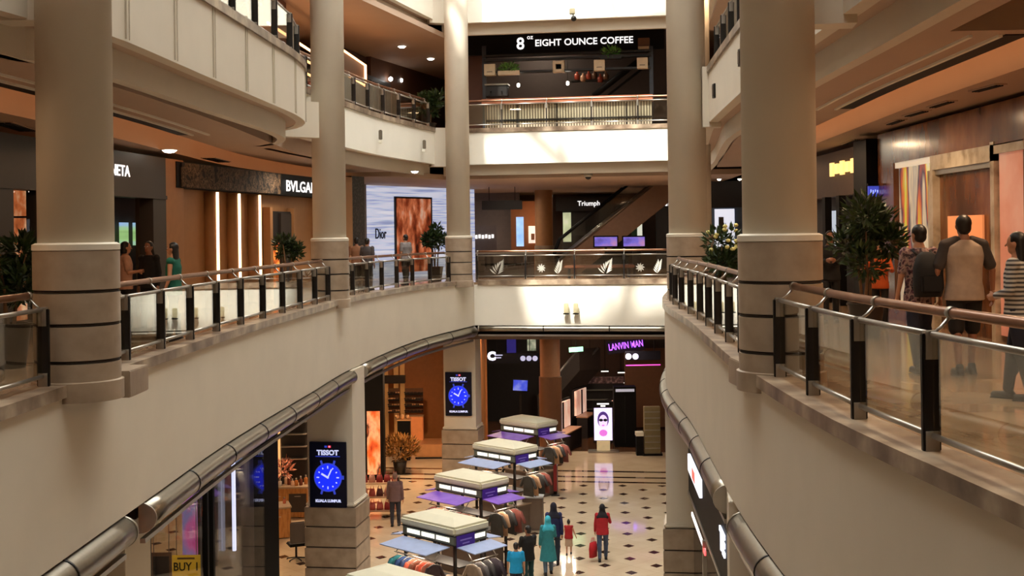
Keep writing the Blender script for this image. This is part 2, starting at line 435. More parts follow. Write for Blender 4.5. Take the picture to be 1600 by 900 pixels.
# upper level fascias, slabs and stepped ceilings
UF0, UF1 = 4.1, UZ
def upper(path, side, tagname, m, zoff=0):
    sidewall('wall_'+tagname, path, UF0+zoff, UF1-.06+zoff, 0, .2, m, side)
    sidewall('trim_'+tagname, path, UF1-.07+zoff, UF1+.08+zoff, -.04, .32, KERB, side)
    sidewall('trim_band_'+tagname, path, UF0-.36+zoff, UF0+.02+zoff, .42, .6, CREAM, side)
    sidewall('ceiling_edge_'+tagname, path, UF0+.02+zoff, UF0+.1+zoff, .12, .7, CEIL, side)
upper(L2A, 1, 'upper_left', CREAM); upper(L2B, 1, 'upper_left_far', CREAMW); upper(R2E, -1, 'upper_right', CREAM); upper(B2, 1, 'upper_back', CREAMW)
upper(L2A, 1, 'top_left', CREAM, 5.0); upper(L2B, 1, 'top_left_far', CREAMW, 5.0); upper(R2E, -1, 'top_right', CREAM, 5.0); upper(B2, 1, 'top_back', CREAMW, 4.95)
for zz, nm in ((0, 'upper'), (5.0, 'top')):
    slab('floor_%s_left' % nm, offset(L2A, .21)+offset(L2B, .21), [(-14, 42.9), (-14, -4)], UZ-.3+zz, UZ+zz, MARB)
    slab('floor_%s_right' % nm, offset(R2E, -.21), [(14, 42), (14, -4)], UZ-.3+zz, UZ+zz, MARB)
    slab('floor_%s_back' % nm, offset(B2, .21), [(14, 41.2), (14, 80), (-14, 80), (-14, 43)], UZ-.3+zz, UZ+zz, MARB)
# ceilings under the upper slab: flat part, a long cove, a lower strip over the shops
def ceil_profile(path, side, name, dz=0, d_cove=(2.0, 2.6), dout=8, slot=(14, 24.5)):
    c0, c1 = d_cove; z = UF0-.36+dz
    prof = [(.55, z), (c0, z), (c0, z+.42), (c1, z+.42), (c1, z-.22), (dout, z-.22), (dout, z+.55), (.55, z+.55)]
    struct(MB().sweep(path, prof, side=side).build(name, CEIL))
    sp_ = cut(path, *slot)
    struct(MB().sweep(sp_, [(c0-.27, z-.012), (c0-.02, z-.012), (c0-.02, z+.01), (c0-.27, z+.01)], side=side).build(name+'_slot', BLACK))
    for dd in (.3, .62): struct(MB().sweep(sp_, [(c0-dd-.05, z-.03), (c0-dd, z-.03), (c0-dd, z+.01), (c0-dd-.05, z+.01)], side=side).build(name+'_bead', CREAMW))
    for yy in slot: pass
    struct(MB().sweep(path, [(c0-.0, z+.05), (c0+.06, z+.05), (c0+.06, z+.09), (c0, z+.09)], side=side).build(name+'_cove_light', LEDO))
cl = cut(L2A, 0, 13.5)+[(-4.9, 14.6), (-4.7, 18), (-4.5, 24), (-4.7, 28)]
cl = spline([(-5.9, -3), (-5.6, 8), (-5.2, 13), (-4.85, 17), (-4.7, 22), (-4.75, 26.5), (-4.75, 31), (-4.2, 35.5), (-3.4, 39.5)], 1.0)
ceil_profile(cl, 1, 'ceiling_walk_left')
cr = spline([(3.6, -3), (3.7, 8), (3.85, 14), (3.95, 18), (4.15, 21.5), (4.5, 27), (5.0, 31), (5.6, 36), (6.2, 40)], 1.0)
ceil_profile(cut(cr, 12.9, 39.5), -1, 'ceiling_walk_right', d_cove=(1.8, 2.15), slot=(11, 21))
struct(MB().prism([BW(-2.4, 43.3, -2.45), BW(8, 43.3, -2.45), (10, 80), (-14, 80), (-14, 40), (-4, 40.2)], 3.62, 3.8).build('ceiling_hall', CEIL))
# near right ceiling: a higher lit recess with a beam along the void
crn = cut(cr, -2.9, 12.9)
struct(MB().sweep(crn, [(.55, 3.74), (.85, 3.74), (.85, 4.3), (.55, 4.3)], side=-1).build('ceiling_beam_right', CEIL))
struct(MB().sweep(crn, [(.85, 4.25), (8, 4.25), (8, 4.4), (.85, 4.4)], side=-1).build('ceiling_recess_right', CEIL))
# panel joints of the rounded upper balcony
JT = mat('joint_line', S(186, 174, 154), .6)
ja = [q for q in L2A if 14.8 < q[1] < 26.4]
for k, q in enumerate(even(ja, 1.75)):
    for o_ in (-.06, .06):
        struct(MB().box((q.x-.0, q.y+o_, 4.68), (.03, .018, 1.1)).build('trim_joint', JT))
# ceilings of the upper level
struct(MB().prism([BW(-2.2, 43.3, -2.45), BW(8, 43.3, -2.45), (14, 60), (14, 80), (-2.2, 80)], 9.55, 9.75).build('ceiling_upper', CEIL))
struct(MB().prism([(-2.2, 43.4), (-2.2, 80), (-14, 80), (-14, 26), (-5.2, 29.5), (-4.6, 35)], 8.62, 8.8).build('ceiling_upper_far_left', CEIL))
struct(MB().wallbox((-2.2, 44), (-2.2, 80), 8.6, 9.75, .1).build('trim_upper_ceiling', CEIL))
struct(MB().prism(offset(L2A, .6)+[(-14, 29), (-14, -4)], 8.62, 8.8).build('ceiling_upper_left', CEIL))
struct(MB().prism(offset(R2E, -.6)+[(14, 42), (14, -4)], 8.62, 8.8).build('ceiling_upper_right', CEIL))
# outer shell
SHELL = mat('outer_shell', S(150, 120, 96), .8)
for nm, a, b in (('wall_outer_left', (-14, -4), (-14, 80)), ('wall_outer_right', (14, 80), (14, -4)), ('wall_outer_back', (-14, 80), (14, 80)), ('wall_front', (14, -4), (-14, -4))):
    struct(MB().wallbox(a, b, GZ, 17, .3).build(nm, SHELL))
# roof with glazed openings (beams between them)
ROOF = mat('roof_paint', S(220, 214, 200), .7)
# ------------------------------------------------------------------ daylight
SUNV = Vector((.20, .60, -.78)).normalized()
RZ = 17.0
def up_from(p):     # where the sun ray that ends in p crosses the roof
    k = (RZ-p[2])/-SUNV.z; return (p[0]-SUNV.x*k, p[1]-SUNV.y*k)
rb = MB()
RX0, RX1, RY0, RY1 = -14, 14, -4, 80
# glazed field over the void
GX0, GX1, GY0, GY1 = -4.2, 4.6, 2, 44; BY = 27.2
rb.box(((RX0+GX0)/2, (RY0+RY1)/2, RZ+.2), (GX0-RX0, RY1-RY0, .4))
rb.box(((RX1+GX1)/2, (RY0+RY1)/2, RZ+.2), (RX1-GX1, RY1-RY0, .4))
rb.box(((GX0+GX1)/2, (RY0+GY0)/2, RZ+.2), (GX1-GX0, GY0-RY0, .4))
rb.box(((GX0+GX1)/2, (RY1+GY1)/2, RZ+.2), (GX1-GX0, RY1-GY1, .4))
struct(rb.build('ceiling_roof', ROOF))
bm_ = MB()
y = 29.0
while y < GY1:
    bm_.box(((GX0+GX1)/2, y, RZ+.1), (GX1-GX0, .12, .35)); y += 2.1
for x in (GX0, -1.4, 1.6, GX1): bm_.box((x, (BY+GY1)/2, RZ+.1), (.15, GY1-BY, .35))
bm_.tube([(GX0, 24, RZ-.6), (GX1, 34, RZ-.6)], .25); bm_.tube([(GX1, 25, RZ-.6), (GX0, 36, RZ-.6)], .18)
# unseen diffuser sheet, added to soften and dim the sun over the near half

DIFFUSER = bpy.data.materials.new('sun_diffuser'); DIFFUSER.use_nodes = True
fn = DIFFUSER.node_tree; fn.nodes.remove(fn.nodes['Principled BSDF']); ft = fn.nodes.new('ShaderNodeBsdfTranslucent'); fz = fn.nodes.new('ShaderNodeTexNoise'); fr_ = fn.nodes.new('ShaderNodeValToRGB')
fr_.color_ramp.elements[0].color = (.38, .375, .36, 1); fr_.color_ramp.elements[1].color = (.44, .435, .42, 1); fn.links.new(fz.outputs['Fac'], fr_.inputs['Fac']); fn.links.new(fr_.outputs['Color'], ft.inputs['Color']); fn.links.new(ft.outputs[0], fn.nodes['Material Output'].inputs['Surface'])
fm_ = MB(); fm_.add([(GX0, GY0, RZ+.3), (GX1, GY0, RZ+.3), (GX1, BY, RZ+.3), (GX0, BY, RZ+.3)], [(0, 1, 2, 3)])
o = struct(fm_.build('skylight_diffuser', DIFFUSER), 'unseen diffuser sheet added over the near half of the void')
struct(bm_.build('trim_roof_beams', ROOF))
W = bpy.data.worlds.new('World'); bpy.context.scene.world = W; W.use_nodes = True
W.node_tree.nodes['Background'].inputs['Color'].default_value = (1.0, .995, .965, 1)
W.node_tree.nodes['Background'].inputs['Strength'].default_value = 7.0
sun = bpy.data.lights.new('sun', 'SUN'); sun.energy = 7.0; sun.angle = .03; sun.color = (1, .96, .86)
so = bpy.data.objects.new('sun', sun); C.objects.link(so); so.rotation_euler = SUNV.to_track_quat('-Z', 'Y').to_euler()
WARM = (1, .66, .38); WW = (1, .82, .62)
# lamps of the walkways (the downlights of each ceiling)
for p, e, c in [((-6.6, 12, 3.3), 60, WARM), ((-6.4, 18, 3.3), 60, WARM), ((-6.2, 24, 3.3), 60, WARM), ((-5.6, 32, 3.4), 60, WW), ((-4.2, 41, 3.5), 70, WW),
                ((5.2, 9, 3.4), 90, WARM), ((5.4, 14, 3.4), 110, WARM), ((5.6, 19, 3.4), 100, WARM), ((5.8, 25, 3.4), 80, WARM), ((6.6, 32, 3.4), 70, WARM),
                ((0, 46, 3.4), 110, WW), ((4, 47, 3.4), 110, WW), ((-1, 54, 3.4), 130, WW), ((2, 56, 3.4), 110, WW), ((8, 52, 3.4), 110, WW), ((6, 11.4, 3.5), 70, WARM),
                ((-6.5, 20, 8.4), 120, WARM), ((-6.3, 33, 8.4), 110, WARM), ((-4.5, 42, 8.4), 90, WARM), ((1, 46.5, 9.4), 200, WW), ((-3.6, 46, 8.4), 60, WARM), ((6, 34, 8.4), 90, WARM), ((6, 20, 8.4), 120, WARM)]:
    lamp('AREA', 'downlight_lamp', p, e*.36, c, .5)
for p, e, c in [((-7.5, 23, -2.6), 14, WW), ((-8, 33, -2.6), 130, WARM), ((-6.5, 41, -2.6), 170, WARM), ((-4.0, 46, -2.6), 220, WARM), ((-1, 50, -2.5), 60, WARM),
                ((2.2, 52, -2.5), 110, WW), ((4, 47, -2.5), 60, WW), ((2, 60, -2.5), 80, WARM), ((6, 33, -2.6), 60, WW), ((-6.2, 12, -2.6), 60, WARM)]:
    lamp('AREA', 'ground_downlight_lamp', p, e, c, .6)
# ------------------------------------------------------------------ camera
cam = bpy.data.cameras.new('camera'); co = bpy.data.objects.new('camera', cam); C.objects.link(co)
cam.sensor_width = 36; cam.sensor_fit = 'HORIZONTAL'; cam.lens = F/1600*36; cam.shift_y = -(450-PY)/1600; cam.clip_end = 300
c_, s_ = math.cos(ROLL), math.sin(ROLL)
co.matrix_world = Matrix(((c_, s_, 0, 0), (0, 0, -1, 0), (-s_, c_, 0, EYE), (0, 0, 0, 1)))
bpy.context.scene.camera = co
vs = bpy.context.scene.view_settings
vs.view_transform = 'Standard'; vs.look = 'None'; vs.gamma = 1; vs.use_curve_mapping = False; vs.exposure = 0.52
# ------------------------------------------------------------------ round columns on the balcony level
def column(x, y, r, lab, block=None, top=17.0):
    t = thing('column', lab, 'column', (x, y, 0), 0, 'round columns beside the void')
    MB().lathe([(r, 1.6), (r, top)], (x, y, 0), 48).build('shaft', CREAM, t)
    MB().lathe([(r+.02, 1.52), (r+.06, 1.54), (r+.06, 1.60), (r+.02, 1.62), (r, 1.62)], (x, y, 0), 48).build('moulding', CREAM, t, weld=False)
    rb = r+.055
    pr = [(rb, .1)]
    for z in (.33, .73, 1.09): pr += [(rb, z-.02), (rb-.03, z-.015), (rb-.03, z+.015), (rb, z+.02)]
    pr += [(rb, 1.53)]
    b = MB().lathe(pr, (x, y, 0), 48, smooth=True).build('stone_base', STONE, t, weld=False)
    for z in (.33, .73, 1.09): MB().lathe([(rb-.012, z-.014), (rb-.012, z+.014)], (x, y, 0), 48).build('groove', GROOVE, b)
    MB().lathe([(rb+.03, -.1), (rb+.03, .11), (rb, .12)], (x, y, 0), 48).build('plinth', STONE, t, weld=False)
    if block: MB().box((x+block[0], y+block[1], .02), (.62, .7, .30), block[2]).build('kerb_block', STONE, t, bevel=.01)
    return t
column(-4.82, 13.45, .405, 'thick round cream column with stone base at far left foreground', (.2, .55, 0))
column(-4.5, 30.0, .41, 'round cream column standing at the end of the lettered gold shop front')
column(-1.80, 41.0, .40, 'slim far round column at the left corner of the white far balcony')
column(2.96, 13.45, .405, 'thick round tan column with stone base in right foreground', (-.1, .55, .06))
column(4.06, 28.05, .44, 'round cream column between far coffee shop and thick right column')
column(5.28, 34.6, .40, 'sunlit far column mostly hidden behind another right hand column')
# brackets where the upper fascia turns in behind the columns
for nm, a, b, z0, z1 in (('trim_21', (-6.3, 13.4), (-5.0, 13.4), 4.08, 5.3), ('trim_22', (-5.3, 28.3), (-4.55, 28.9), 4.0, 4.85), ('trim_23', (-2.75, 41.9), (-2.2, 42.05), 4.02, 5.36), ('trim_24', (4.32, 27.3), (4.72, 27.25), 4.0, 5.36), ('trim_25', (3.2, 13.9), (3.95, 13.8), 4.0, 5.3), ('trim_26', (-2.75, 41.9), (-2.2, 42.05), 8.98, 10.3), ('trim_27', (4.2, 27.3), (4.62, 27.25), 9.0, 10.3)):
    struct(MB().wallbox(a, b, z0, z1, .4).build(nm, CREAM))
# ------------------------------------------------------------------ square ground pillars
PB = -5.2
def pillar(corner, w, lab, left=True, TOP=-1.77):
    """corner = front corner on the void side; body extends away from the void"""
    c = Vector((corner[0], corner[1], 0)); s = -1 if left else 1
    cen = c+E1*(s*w/2)+E2*(w/2)
    t = thing('pillar', lab, 'pillar', (cen.x, cen.y, GZ), YAW, 'square pillars of the ground floor')
    MB().box((cen.x, cen.y, (PB+TOP)/2), (w, w, TOP-PB), YAW).build('shaft', CREAM, t, bevel=.01)
    MB().box((cen.x, cen.y, PB), (w+.1, w+.1, .1), YAW).build('moulding', CREAM, t, bevel=.03)
    z = GZ; k = 0
    for h in (.75, .52, .52, .52):
        z1 = min(PB-.05, z+h)
        MB().box((cen.x, cen.y, (z+z1)/2), (w+.16, w+.16, z1-z-.03), YAW).build('base_stone', STONE, t, bevel=.012)
        z += h
    MB().box((cen.x, cen.y, (GZ+PB)/2-.05), (w+.1, w+.1, PB-GZ-.12), YAW).build('base_core', GROOVE, t)
    return cen
pillar((-5.28, 16.4), .8, 'cream square pillar at lower left between two steel tube trims')
PA = pillar((-4.13, 31.0), 1.2, 'square pillar carrying the nearer blue watch poster')
PBk = pillar((-1.36, 43.0), 1.15, 'square pillar carrying the farther blue watch poster', True, -1.52)
pillar((3.52, 28.4), 1.0, 'square pillar with stone base right of the tiled floor', False)
pillar((2.70, 15.4), 1.1, 'cream square pillar at lower right between two steel tube trims', False)
# upper face of the near pillars closes the gap between the trims
for a, b in (((-4.93, 16.15), (-4.93, 16.95)),):
    pass
# ------------------------------------------------------------------ balustrades
def balustrade(path, side, z0, lab, step=1.5, group='glass balustrades', etched=False, thin=False):
    P = even(path, step); n = len(P)
    t = thing('balustrade', lab, 'railing', (P[n//2].x, P[n//2].y, z0), 0, group)
    def nrm(i):
        d = (P[min(n-1, i+1)]-P[max(0, i-1)]).normalized(); return d, Vector((-d.y, d.x))*side
    inn = .17
    H = [(p.x+nrm(i)[1].x*(inn+.16), p.y+nrm(i)[1].y*(inn+.16), z0+1.06) for i, p in enumerate(P)]
    T = [Vector((p.x+nrm(i)[1].x*inn, p.y+nrm(i)[1].y*inn, 0)) for i, p in enumerate(P)]
    hs = [tuple(q) for q in spline([h[:2] for h in H], .4)] if n > 2 else [h[:2] for h in H]
    hp = [(q[0], q[1], z0+1.06) for q in hs]
    MB().tube(hp, .038, 12).build('handrail', BRONZE, t)
    for a, b in ((hp[0], hp[1]), (hp[-1], hp[-2])):
        a, b = V3(a), V3(b); d = (b-a).normalized()
        MB().tube([a-d*.01, a+d*.015], .042, 12).build('end_cap', SILVER, t)
    for i in range(n):
        d, nn = nrm(i); rz = math.atan2(d.y, d.x); q = T[i]
        ps = MB().box((q.x, q.y, z0+.1+.41), (.045 if not thin else .035, .13 if not thin else .05, .82), rz).build('post', DMETAL, t, bevel=.006)
        MB().box((q.x, q.y, z0+.84), (.062, .085, .2), rz).build('bracket', SILVER, ps)
        MB().box((q.x, q.y, z0+.17), (.062, .10, .14), rz).build('foot_bracket', SILVER, ps)
        h = Vector(H[i])
        MB().tube([(q.x, q.y, z0+.9), ((q.x+h.x)/2, (q.y+h.y)/2, z0+.96), (h.x, h.y, z0+1.05)], .014, 8).build('arm', SILVER, t)
        MB().tube([h-Vector((d.x, d.y, 0))*.03, h+Vector((d.x, d.y, 0))*.03], .046, 12).build('collar', SILVER, t)
    for i in range(n-1):
        a, b = T[i], T[i+1]; d = (b-a).normalized(); a2, b2 = a+d*.05, b-d*.05
        rz = math.atan2(d.y, d.x); m = (a+b)/2; L = (b2-a2).length
        MB().tube([(a2.x, a2.y, z0+.915), (b2.x, b2.y, z0+.915)], .024, 10).build('top_rail', SILVER, t)
        MB().tube([(a2.x, a2.y, z0+.21), (b2.x, b2.y, z0+.21)], .022, 10).build('bottom_rail', SILVER, t)
        g = MB().box((m.x, m.y, z0+.56), (L, .012, .67), rz).build('glass_panel', GLASS, t)
        if etched: etch(g, m, d, z0, i)
    return t
ETCH = mat('etched_white', S(214, 212, 200), .7, var=.05)
def etch(g, m, d, z0, i):
    """frosted leaf and flower motif on a pane"""
    nn = Vector((d.y, -d.x)); o = Vector((m.x, m.y, z0+.25))+Vector((nn.x, nn.y, 0))*.008; ux = Vector((d.x, d.y, 0)); uz = Vector((0, 0, 1))
    mb = MB()
    def leaf(cx, cz, ang, L, w):
        pts = []
        for k in range(13):
            s_ = k/12; pts.append((s_*L, w*math.sin(PI*s_)))
        pts += [(p[0], -p[1]*.3) for p in pts[-2:0:-1]]
        ca, sa = math.cos(ang), math.sin(ang)
        mb.extr([(cx+a*ca-b*sa, cz+a*sa+b*ca) for a, b in pts], o, ux, uz, .002)
    if i % 2 == 0:
        cx = .18*(1 if i % 4 else -1)
        for k in range(7): leaf(cx+.02*k, .02+.06*k, 2.4-.28*k, .30-.02*k, .035); leaf(cx+.05+.02*k, .02+.05*k, .55+.1*k, .26, .03)
    else:
        for k in range(9): leaf(-.3, .22, 2*PI*k/9, .16, .035)
        for k in range(6): leaf(.28+.015*k, .03+.055*k, .9+.05*k, .22, .03); leaf(.28+.015*k, .03+.055*k, 2.3-.1*k, .2, .03)
    mb.build('etched_motif', ETCH, g)
balustrade(cut(L1E, 3.0, 12.9), 1, 0, 'near left glass balustrade ending at the thick left column')
balustrade(cut(L1E, 14.05, 29.4), 1, 0, 'long left glass balustrade between thick left column and second column')
balustrade(cut(L1E, 30.6, 40.4), 1, 0, 'left glass balustrade in front of the white lit shop wall')
balustrade([BW(-1.25), BW(5.45)], 1, 0, 'far glass balustrade etched with white leaf motifs', 1.57, etched=True)
balustrade(cut(R1E, 2.6, 12.9), -1, 0, 'near right glass balustrade in front of the walking shoppers')
balustrade(cut(R1E, 14.05, 27.4), -1, 0, 'curved right glass balustrade beyond the thick right column')
balustrade([p for p in L2A if 14.4 < p[1] < 26.6], 1, UZ, 'upper left glass balustrade on the rounded balcony')
balustrade(cut(L2B, 29.2, 41.8), 1, UZ, 'upper left glass balustrade beyond the second column')
balustrade([BW(-1.9, 42.6, -2.45), BW(5.9, 42.6, -2.45)], 1, UZ, 'upper far glass balustrade in front of the coffee counter', 1.6, thin=True)
balustrade(cut(R2E, 14.2, 27.0), -1, UZ, 'upper right glass balustrade on the curved balcony')
# ================================================================== balcony level shops, left
def hit(px, A, B):
    k = (px-PX)/F; dx, dy = B[0]-A[0], B[1]-A[1]
    t = (k*A[1]-A[0])/(dx-k*dy); return (A[0]+dx*t, A[1]+dy*t)
def hof(px, A, B, n, off): return Vector(hit(px, tuple(Vector(A)+n*off), tuple(Vector(B)+n*off)))
def zat(px, py, Y): return at(px, py, Y).z
def shopglow(col, es): return glow('lit_panel', col, es)
# charcoal front with the serif white sign
A, B = (-8.75, 14), (-7.5, 26.4)
t = thing('storefront', 'charcoal grey shop front with white letters showing beside the thick left column', 'shop front', (*hit(150, A, B), 0))
MB().wallbox(A, B, 2.58, 3.4, .25).build('header', CHAR, t)
MB().wallbox(A, B, 2.50, 2.58, .3, -.03).build('header_trim', CHAR, t)
MB().wallbox(A, hit(22, A, B), 0, 2.5, .25).build('wall_panel', CHAR, t)
MB().wallbox(hit(64, A, B), hit(176, A, B), 0, 2.5, .25).build('wall_panel', CHAR, t)
MB().wallbox(hit(240, A, B), B, 0, 2.5, .3).build('door_jamb', CHAR, t)
w = MB().wallbox(hit(22, A, B), hit(64, A, B), .3, 2.5, .03, .1).build('display_window', SGLASS, t)
MB().wallbox(hit(22, A, B), hit(64, A, B), 0, .3, .25).build('window_sill', CHAR, t)
n = Vector((-(B[1]-A[1]), B[0]-A[0])).normalized()
b0, b1 = hof(14, A, B, n, .8), hof(72, A, B, n, .8)
MB().wallbox(b0, b1, 0, 2.7, .1).build('display_back', pattern('warm_display', [S(120, 50, 24), S(206, 110, 60), S(250, 200, 150)], nscale=3, es=.9), t)
for z in (.55, 1.0, 1.5, 2.05):
    MB().wallbox(b0-n*.4, b1-n*.4, z, z+.03, .4).build('display_shelf', DMETAL, t)
for px in (44, 52):
    q = hof(px, A, B, n, .35); MB().box((q.x, q.y, 1.3), (.04, .04, 2.5)).build('upright', DMETAL, t)
d = (Vector(B)-Vector(A)).normalized()
q = Vector(hit(187, A, B))-n*.03
write('NETA', .31, (q.x, q.y, 3.0), (d.x, d.y, 0), WLET, t, 'sign_lettering', .012, .004, 1.15)
i0, i1 = hof(150, A, B, n, 2.2), hof(246, A, B, n, 2.2)
MB().wallbox(i0, i1, 0, 3.2, .1).build('inner_wall', DARKW, t)
q0, q1 = hof(219, A, B, n, .5), hof(242, A, B, n, .5)
MB().wallbox(q0, q1, 0, 2.6, .1).build('inner_panel', mat('grey_green', S(120, 118, 104), .5), t)
SCRB = pattern('view_screen', [S(70, 110, 60), S(150, 190, 120), S(140, 170, 250)], scale=(.1, .1, 1.4), nscale=1.2, es=1.3)
for px in (190, 211):
    a0, a1 = hof(px, A, B, n, 2.0), hof(px+11, A, B, n, 2.0)
    s_ = MB().wallbox(a0, a1, 1.5, 2.05, .06).build('screen', SCRB, t)
# goods in the lit window: small leather bags on the shelves
BAGM = [mat('leather_tan', S(150, 88, 48), .4), mat('leather_dark', S(60, 34, 26), .4), mat('leather_cream', S(216, 184, 150), .4)]
def bag_mb():
    m = MB().loft([(0, 0, 0, .13, .05), (0, 0, .1, .125, .045), (0, 0, .17, .10, .02)], 12, 3.5)
    return m
k = 0
for z in (.58, 1.03, 1.53):
    for u in (.25, .55, .8):
        p = b0.lerp(b1, u)-n*.2
        bg = thing('handbag', ['tan', 'dark brown', 'cream'][k % 3]+' handbag on the %s lit window shelf left of the thick left column' % ['lowest', 'middle', 'upper'][k//3], 'bag', (p.x, p.y, z), math.atan2(d.y, d.x), 'bags in the lit shop window')
        bag_mb().build('body', BAGM[k % 3], bg, local=True)
        MB().tube([(-.07, 0, .16), (-.05, 0, .26), (.05, 0, .26), (.07, 0, .16)], .008, 6).build('handle', BAGM[k % 3], bg, local=True)
        k += 1
# cream pilaster and gold front
struct(MB().wallbox(B, (-7.36, 27.3), 0, 3.4, .6).build('wall_pilaster', WARMW))
Cc, D = (-7.4, 26.9), (-5.55, 35.6)
d = (Vector(D)-Vector(Cc)).normalized(); n = Vector((-d.y, d.x))
t = thing('storefront', 'gold shop front with three glowing vertical strips and dark ornament band', 'shop front', (*hit(380, Cc, D), 0))
MB().wallbox(Vector(Cc)+n*.3, Vector(D)+n*.3, 0, 3.4, .2).build('facade', WARMW, t)
hd = MB().wallbox(Cc, D, 2.78, 3.36, .3).build('header', BLACK, t)
HP = pattern('ornament_band', [S(14, 11, 10), S(20, 16, 14), S(110, 88, 68), S(24, 18, 16), S(130, 106, 82), S(16, 12, 11)], nscale=5.5, rough=.8, detail=2)
MB().wallbox(hit(284, Cc, D), hit(438, Cc, D), 2.8, 3.34, .03, -.03).build('ornament_band', HP, hd)
q = Vector(hit(471, Cc, D))-n*.04
write('BVLGARI', .42, (q.x, q.y, 3.03), (d.x, d.y, 0), WLET, t, 'sign_lettering', .012, .005, 1.42)
FL = pattern('fluted_gold', [S(120, 70, 34), S(214, 160, 104)], scale=(1, 1, .01), kind='wave', nscale=9, rough=.3)
for px in (342, 376, 408):
    q = Vector(hit(px, Cc, D))+n*.2
    MB().lathe([(.17, 0), (.17, 2.75)], (q.x, q.y, 0), 20).build('half_column', WARMW, t)
    q -= n*.19
    MB().wallbox(q-d*.045, q+d*.045, .05, 2.74, .03).build('light_strip', glow('strip_orange', (1, .62, .34), 7), t)
MB().wallbox(hit(430, Cc, D), hit(464, Cc, D), 0, 2.35, .1, .18).build('door_recess', DEEP, t)
MB().wallbox(hit(446, Cc, D), hit(462, Cc, D), 0, 2.3, .06, .12).build('door_leaf', DARKW, t)
MB().wallbox(hit(432, Cc, D), hit(444, Cc, D), .3, 1.5, .04, .14).build('lit_display', pattern('fire_display', [S(60, 20, 8), S(200, 90, 20), S(255, 190, 90)], nscale=5, es=1.0), t)
for px in (429, 466):
    MB().wallbox(hit(px-2, Cc, D), hit(px+2, Cc, D), 0, 2.45, .2, .08).build('door_frame', WARMW, t)
# orange wall, dark pillar and white lit wall
struct(MB().wallbox(D, (-5.0, 38.2), 0, 3.5, .3).build('wall_orange', WARMW))
t = thing('shop_pillar', 'dark speckled pillar between orange wall and white lit shop wall', 'pillar', (-5.0, 38.3, 0))
MB().wallbox((-5.02, 38.2), (-4.72, 39), 0, 3.55, .4).build('shaft', pattern('dark_speckle', [S(22, 20, 20), S(44, 40, 38), S(90, 84, 80)], nscale=14), t)
MB().wallbox((-5.04, 38.17), (-4.7, 39.03), 0, .25, .45).build('base', DMETAL, t)
Ed, Fd = (-5.75, 46.3), (-1.6, 52.4)
d = (Vector(Fd)-Vector(Ed)).normalized(); n = Vector((-d.y, d.x))
t = thing('storefront', 'bright white lined shop wall with orange portrait poster', 'shop front', (*hit(630, Ed, Fd), 0))
LW = pattern('lined_white', [S(150, 164, 206), S(206, 216, 246), S(240, 244, 255)], scale=(.25, .25, 7), nscale=2.2, es=.78, detail=2)
MB().wallbox(Ed, Fd, 0, 3.6, .2).build('lit_wall', LW, t)
MB().wallbox(hit(558, Ed, Fd), hit(567, Ed, Fd), 0, 3.62, .4, -.2).build('edge_frame', mat('pale_grey', S(150, 150, 160), .5), t)
PORT = pattern('portrait', [S(52, 20, 12), S(150, 66, 36), S(222, 128, 84), S(240, 196, 170)], scale=(1.2, 1.2, .6), nscale=2.3, es=.55, detail=5)
po = MB().wallbox(hit(617, Ed, Fd), hit(672, Ed, Fd), .2, 3.15, .06, -.06).build('poster', PORT, t)
MB().wallbox(hit(616, Ed, Fd), hit(673, Ed, Fd), 3.13, 3.2, .1, -.08).build('poster_frame', DMETAL, po)
MB().wallbox(hit(616, Ed, Fd), hit(617.5, Ed, Fd), .2, 3.2, .1, -.08).build('poster_frame', DMETAL, po)
MB().wallbox(hit(672, Ed, Fd), hit(673.5, Ed, Fd), .2, 3.2, .1, -.08).build('poster_frame', DMETAL, po)
q = Vector(hit(594, Ed, Fd))-n*.03
write('Dior', .58, (q.x, q.y, 1.72), (d.x, d.y, 0), BLACK, t, 'sign_lettering', .03, .0, .6)
# left ceiling fittings: air slots, sensor, downlights
def downlight(p, r=.09, lab='', cool=False, grp='recessed downlights'):
    o = thing('ceiling_light', lab, 'light', p, 0, grp)
    MB().lathe([(r, -.012), (r+.03, -.012), (r+.03, 0), (r, .0)], (0, 0, 0), 20).build('ring', SILVER, o, local=True)
    MB().lathe([(.001, -.07), (r*.6, -.055), (r, -.006)], (0, 0, 0), 20).build('bulb', BULBC if cool else BULB, o, local=True)
    return o
ZL = 3.52
def vent(p, q, w, lab):
    p, q = Vector(p), Vector(q); d = (q-p).normalized()
    o = thing('ceiling_vent', lab, 'vent', ((p.x+q.x)/2, (p.y+q.y)/2, p.z), 0, 'dark ceiling slots')
    m = (p+q)/2; rz = math.atan2(d.y, d.x)
    MB().box((m.x, m.y, p.z-.008), ((q-p).length+.06, w+.06, .016), rz).build('frame', CEIL, o)
    s = MB()
    for k in range(3): s.box((m.x-d.y*(k-1)*w/3, m.y+d.x*(k-1)*w/3, p.z-.02), ((q-p).length, w/3-.02, .02), rz)
    s.build('grille', BLACK, o)
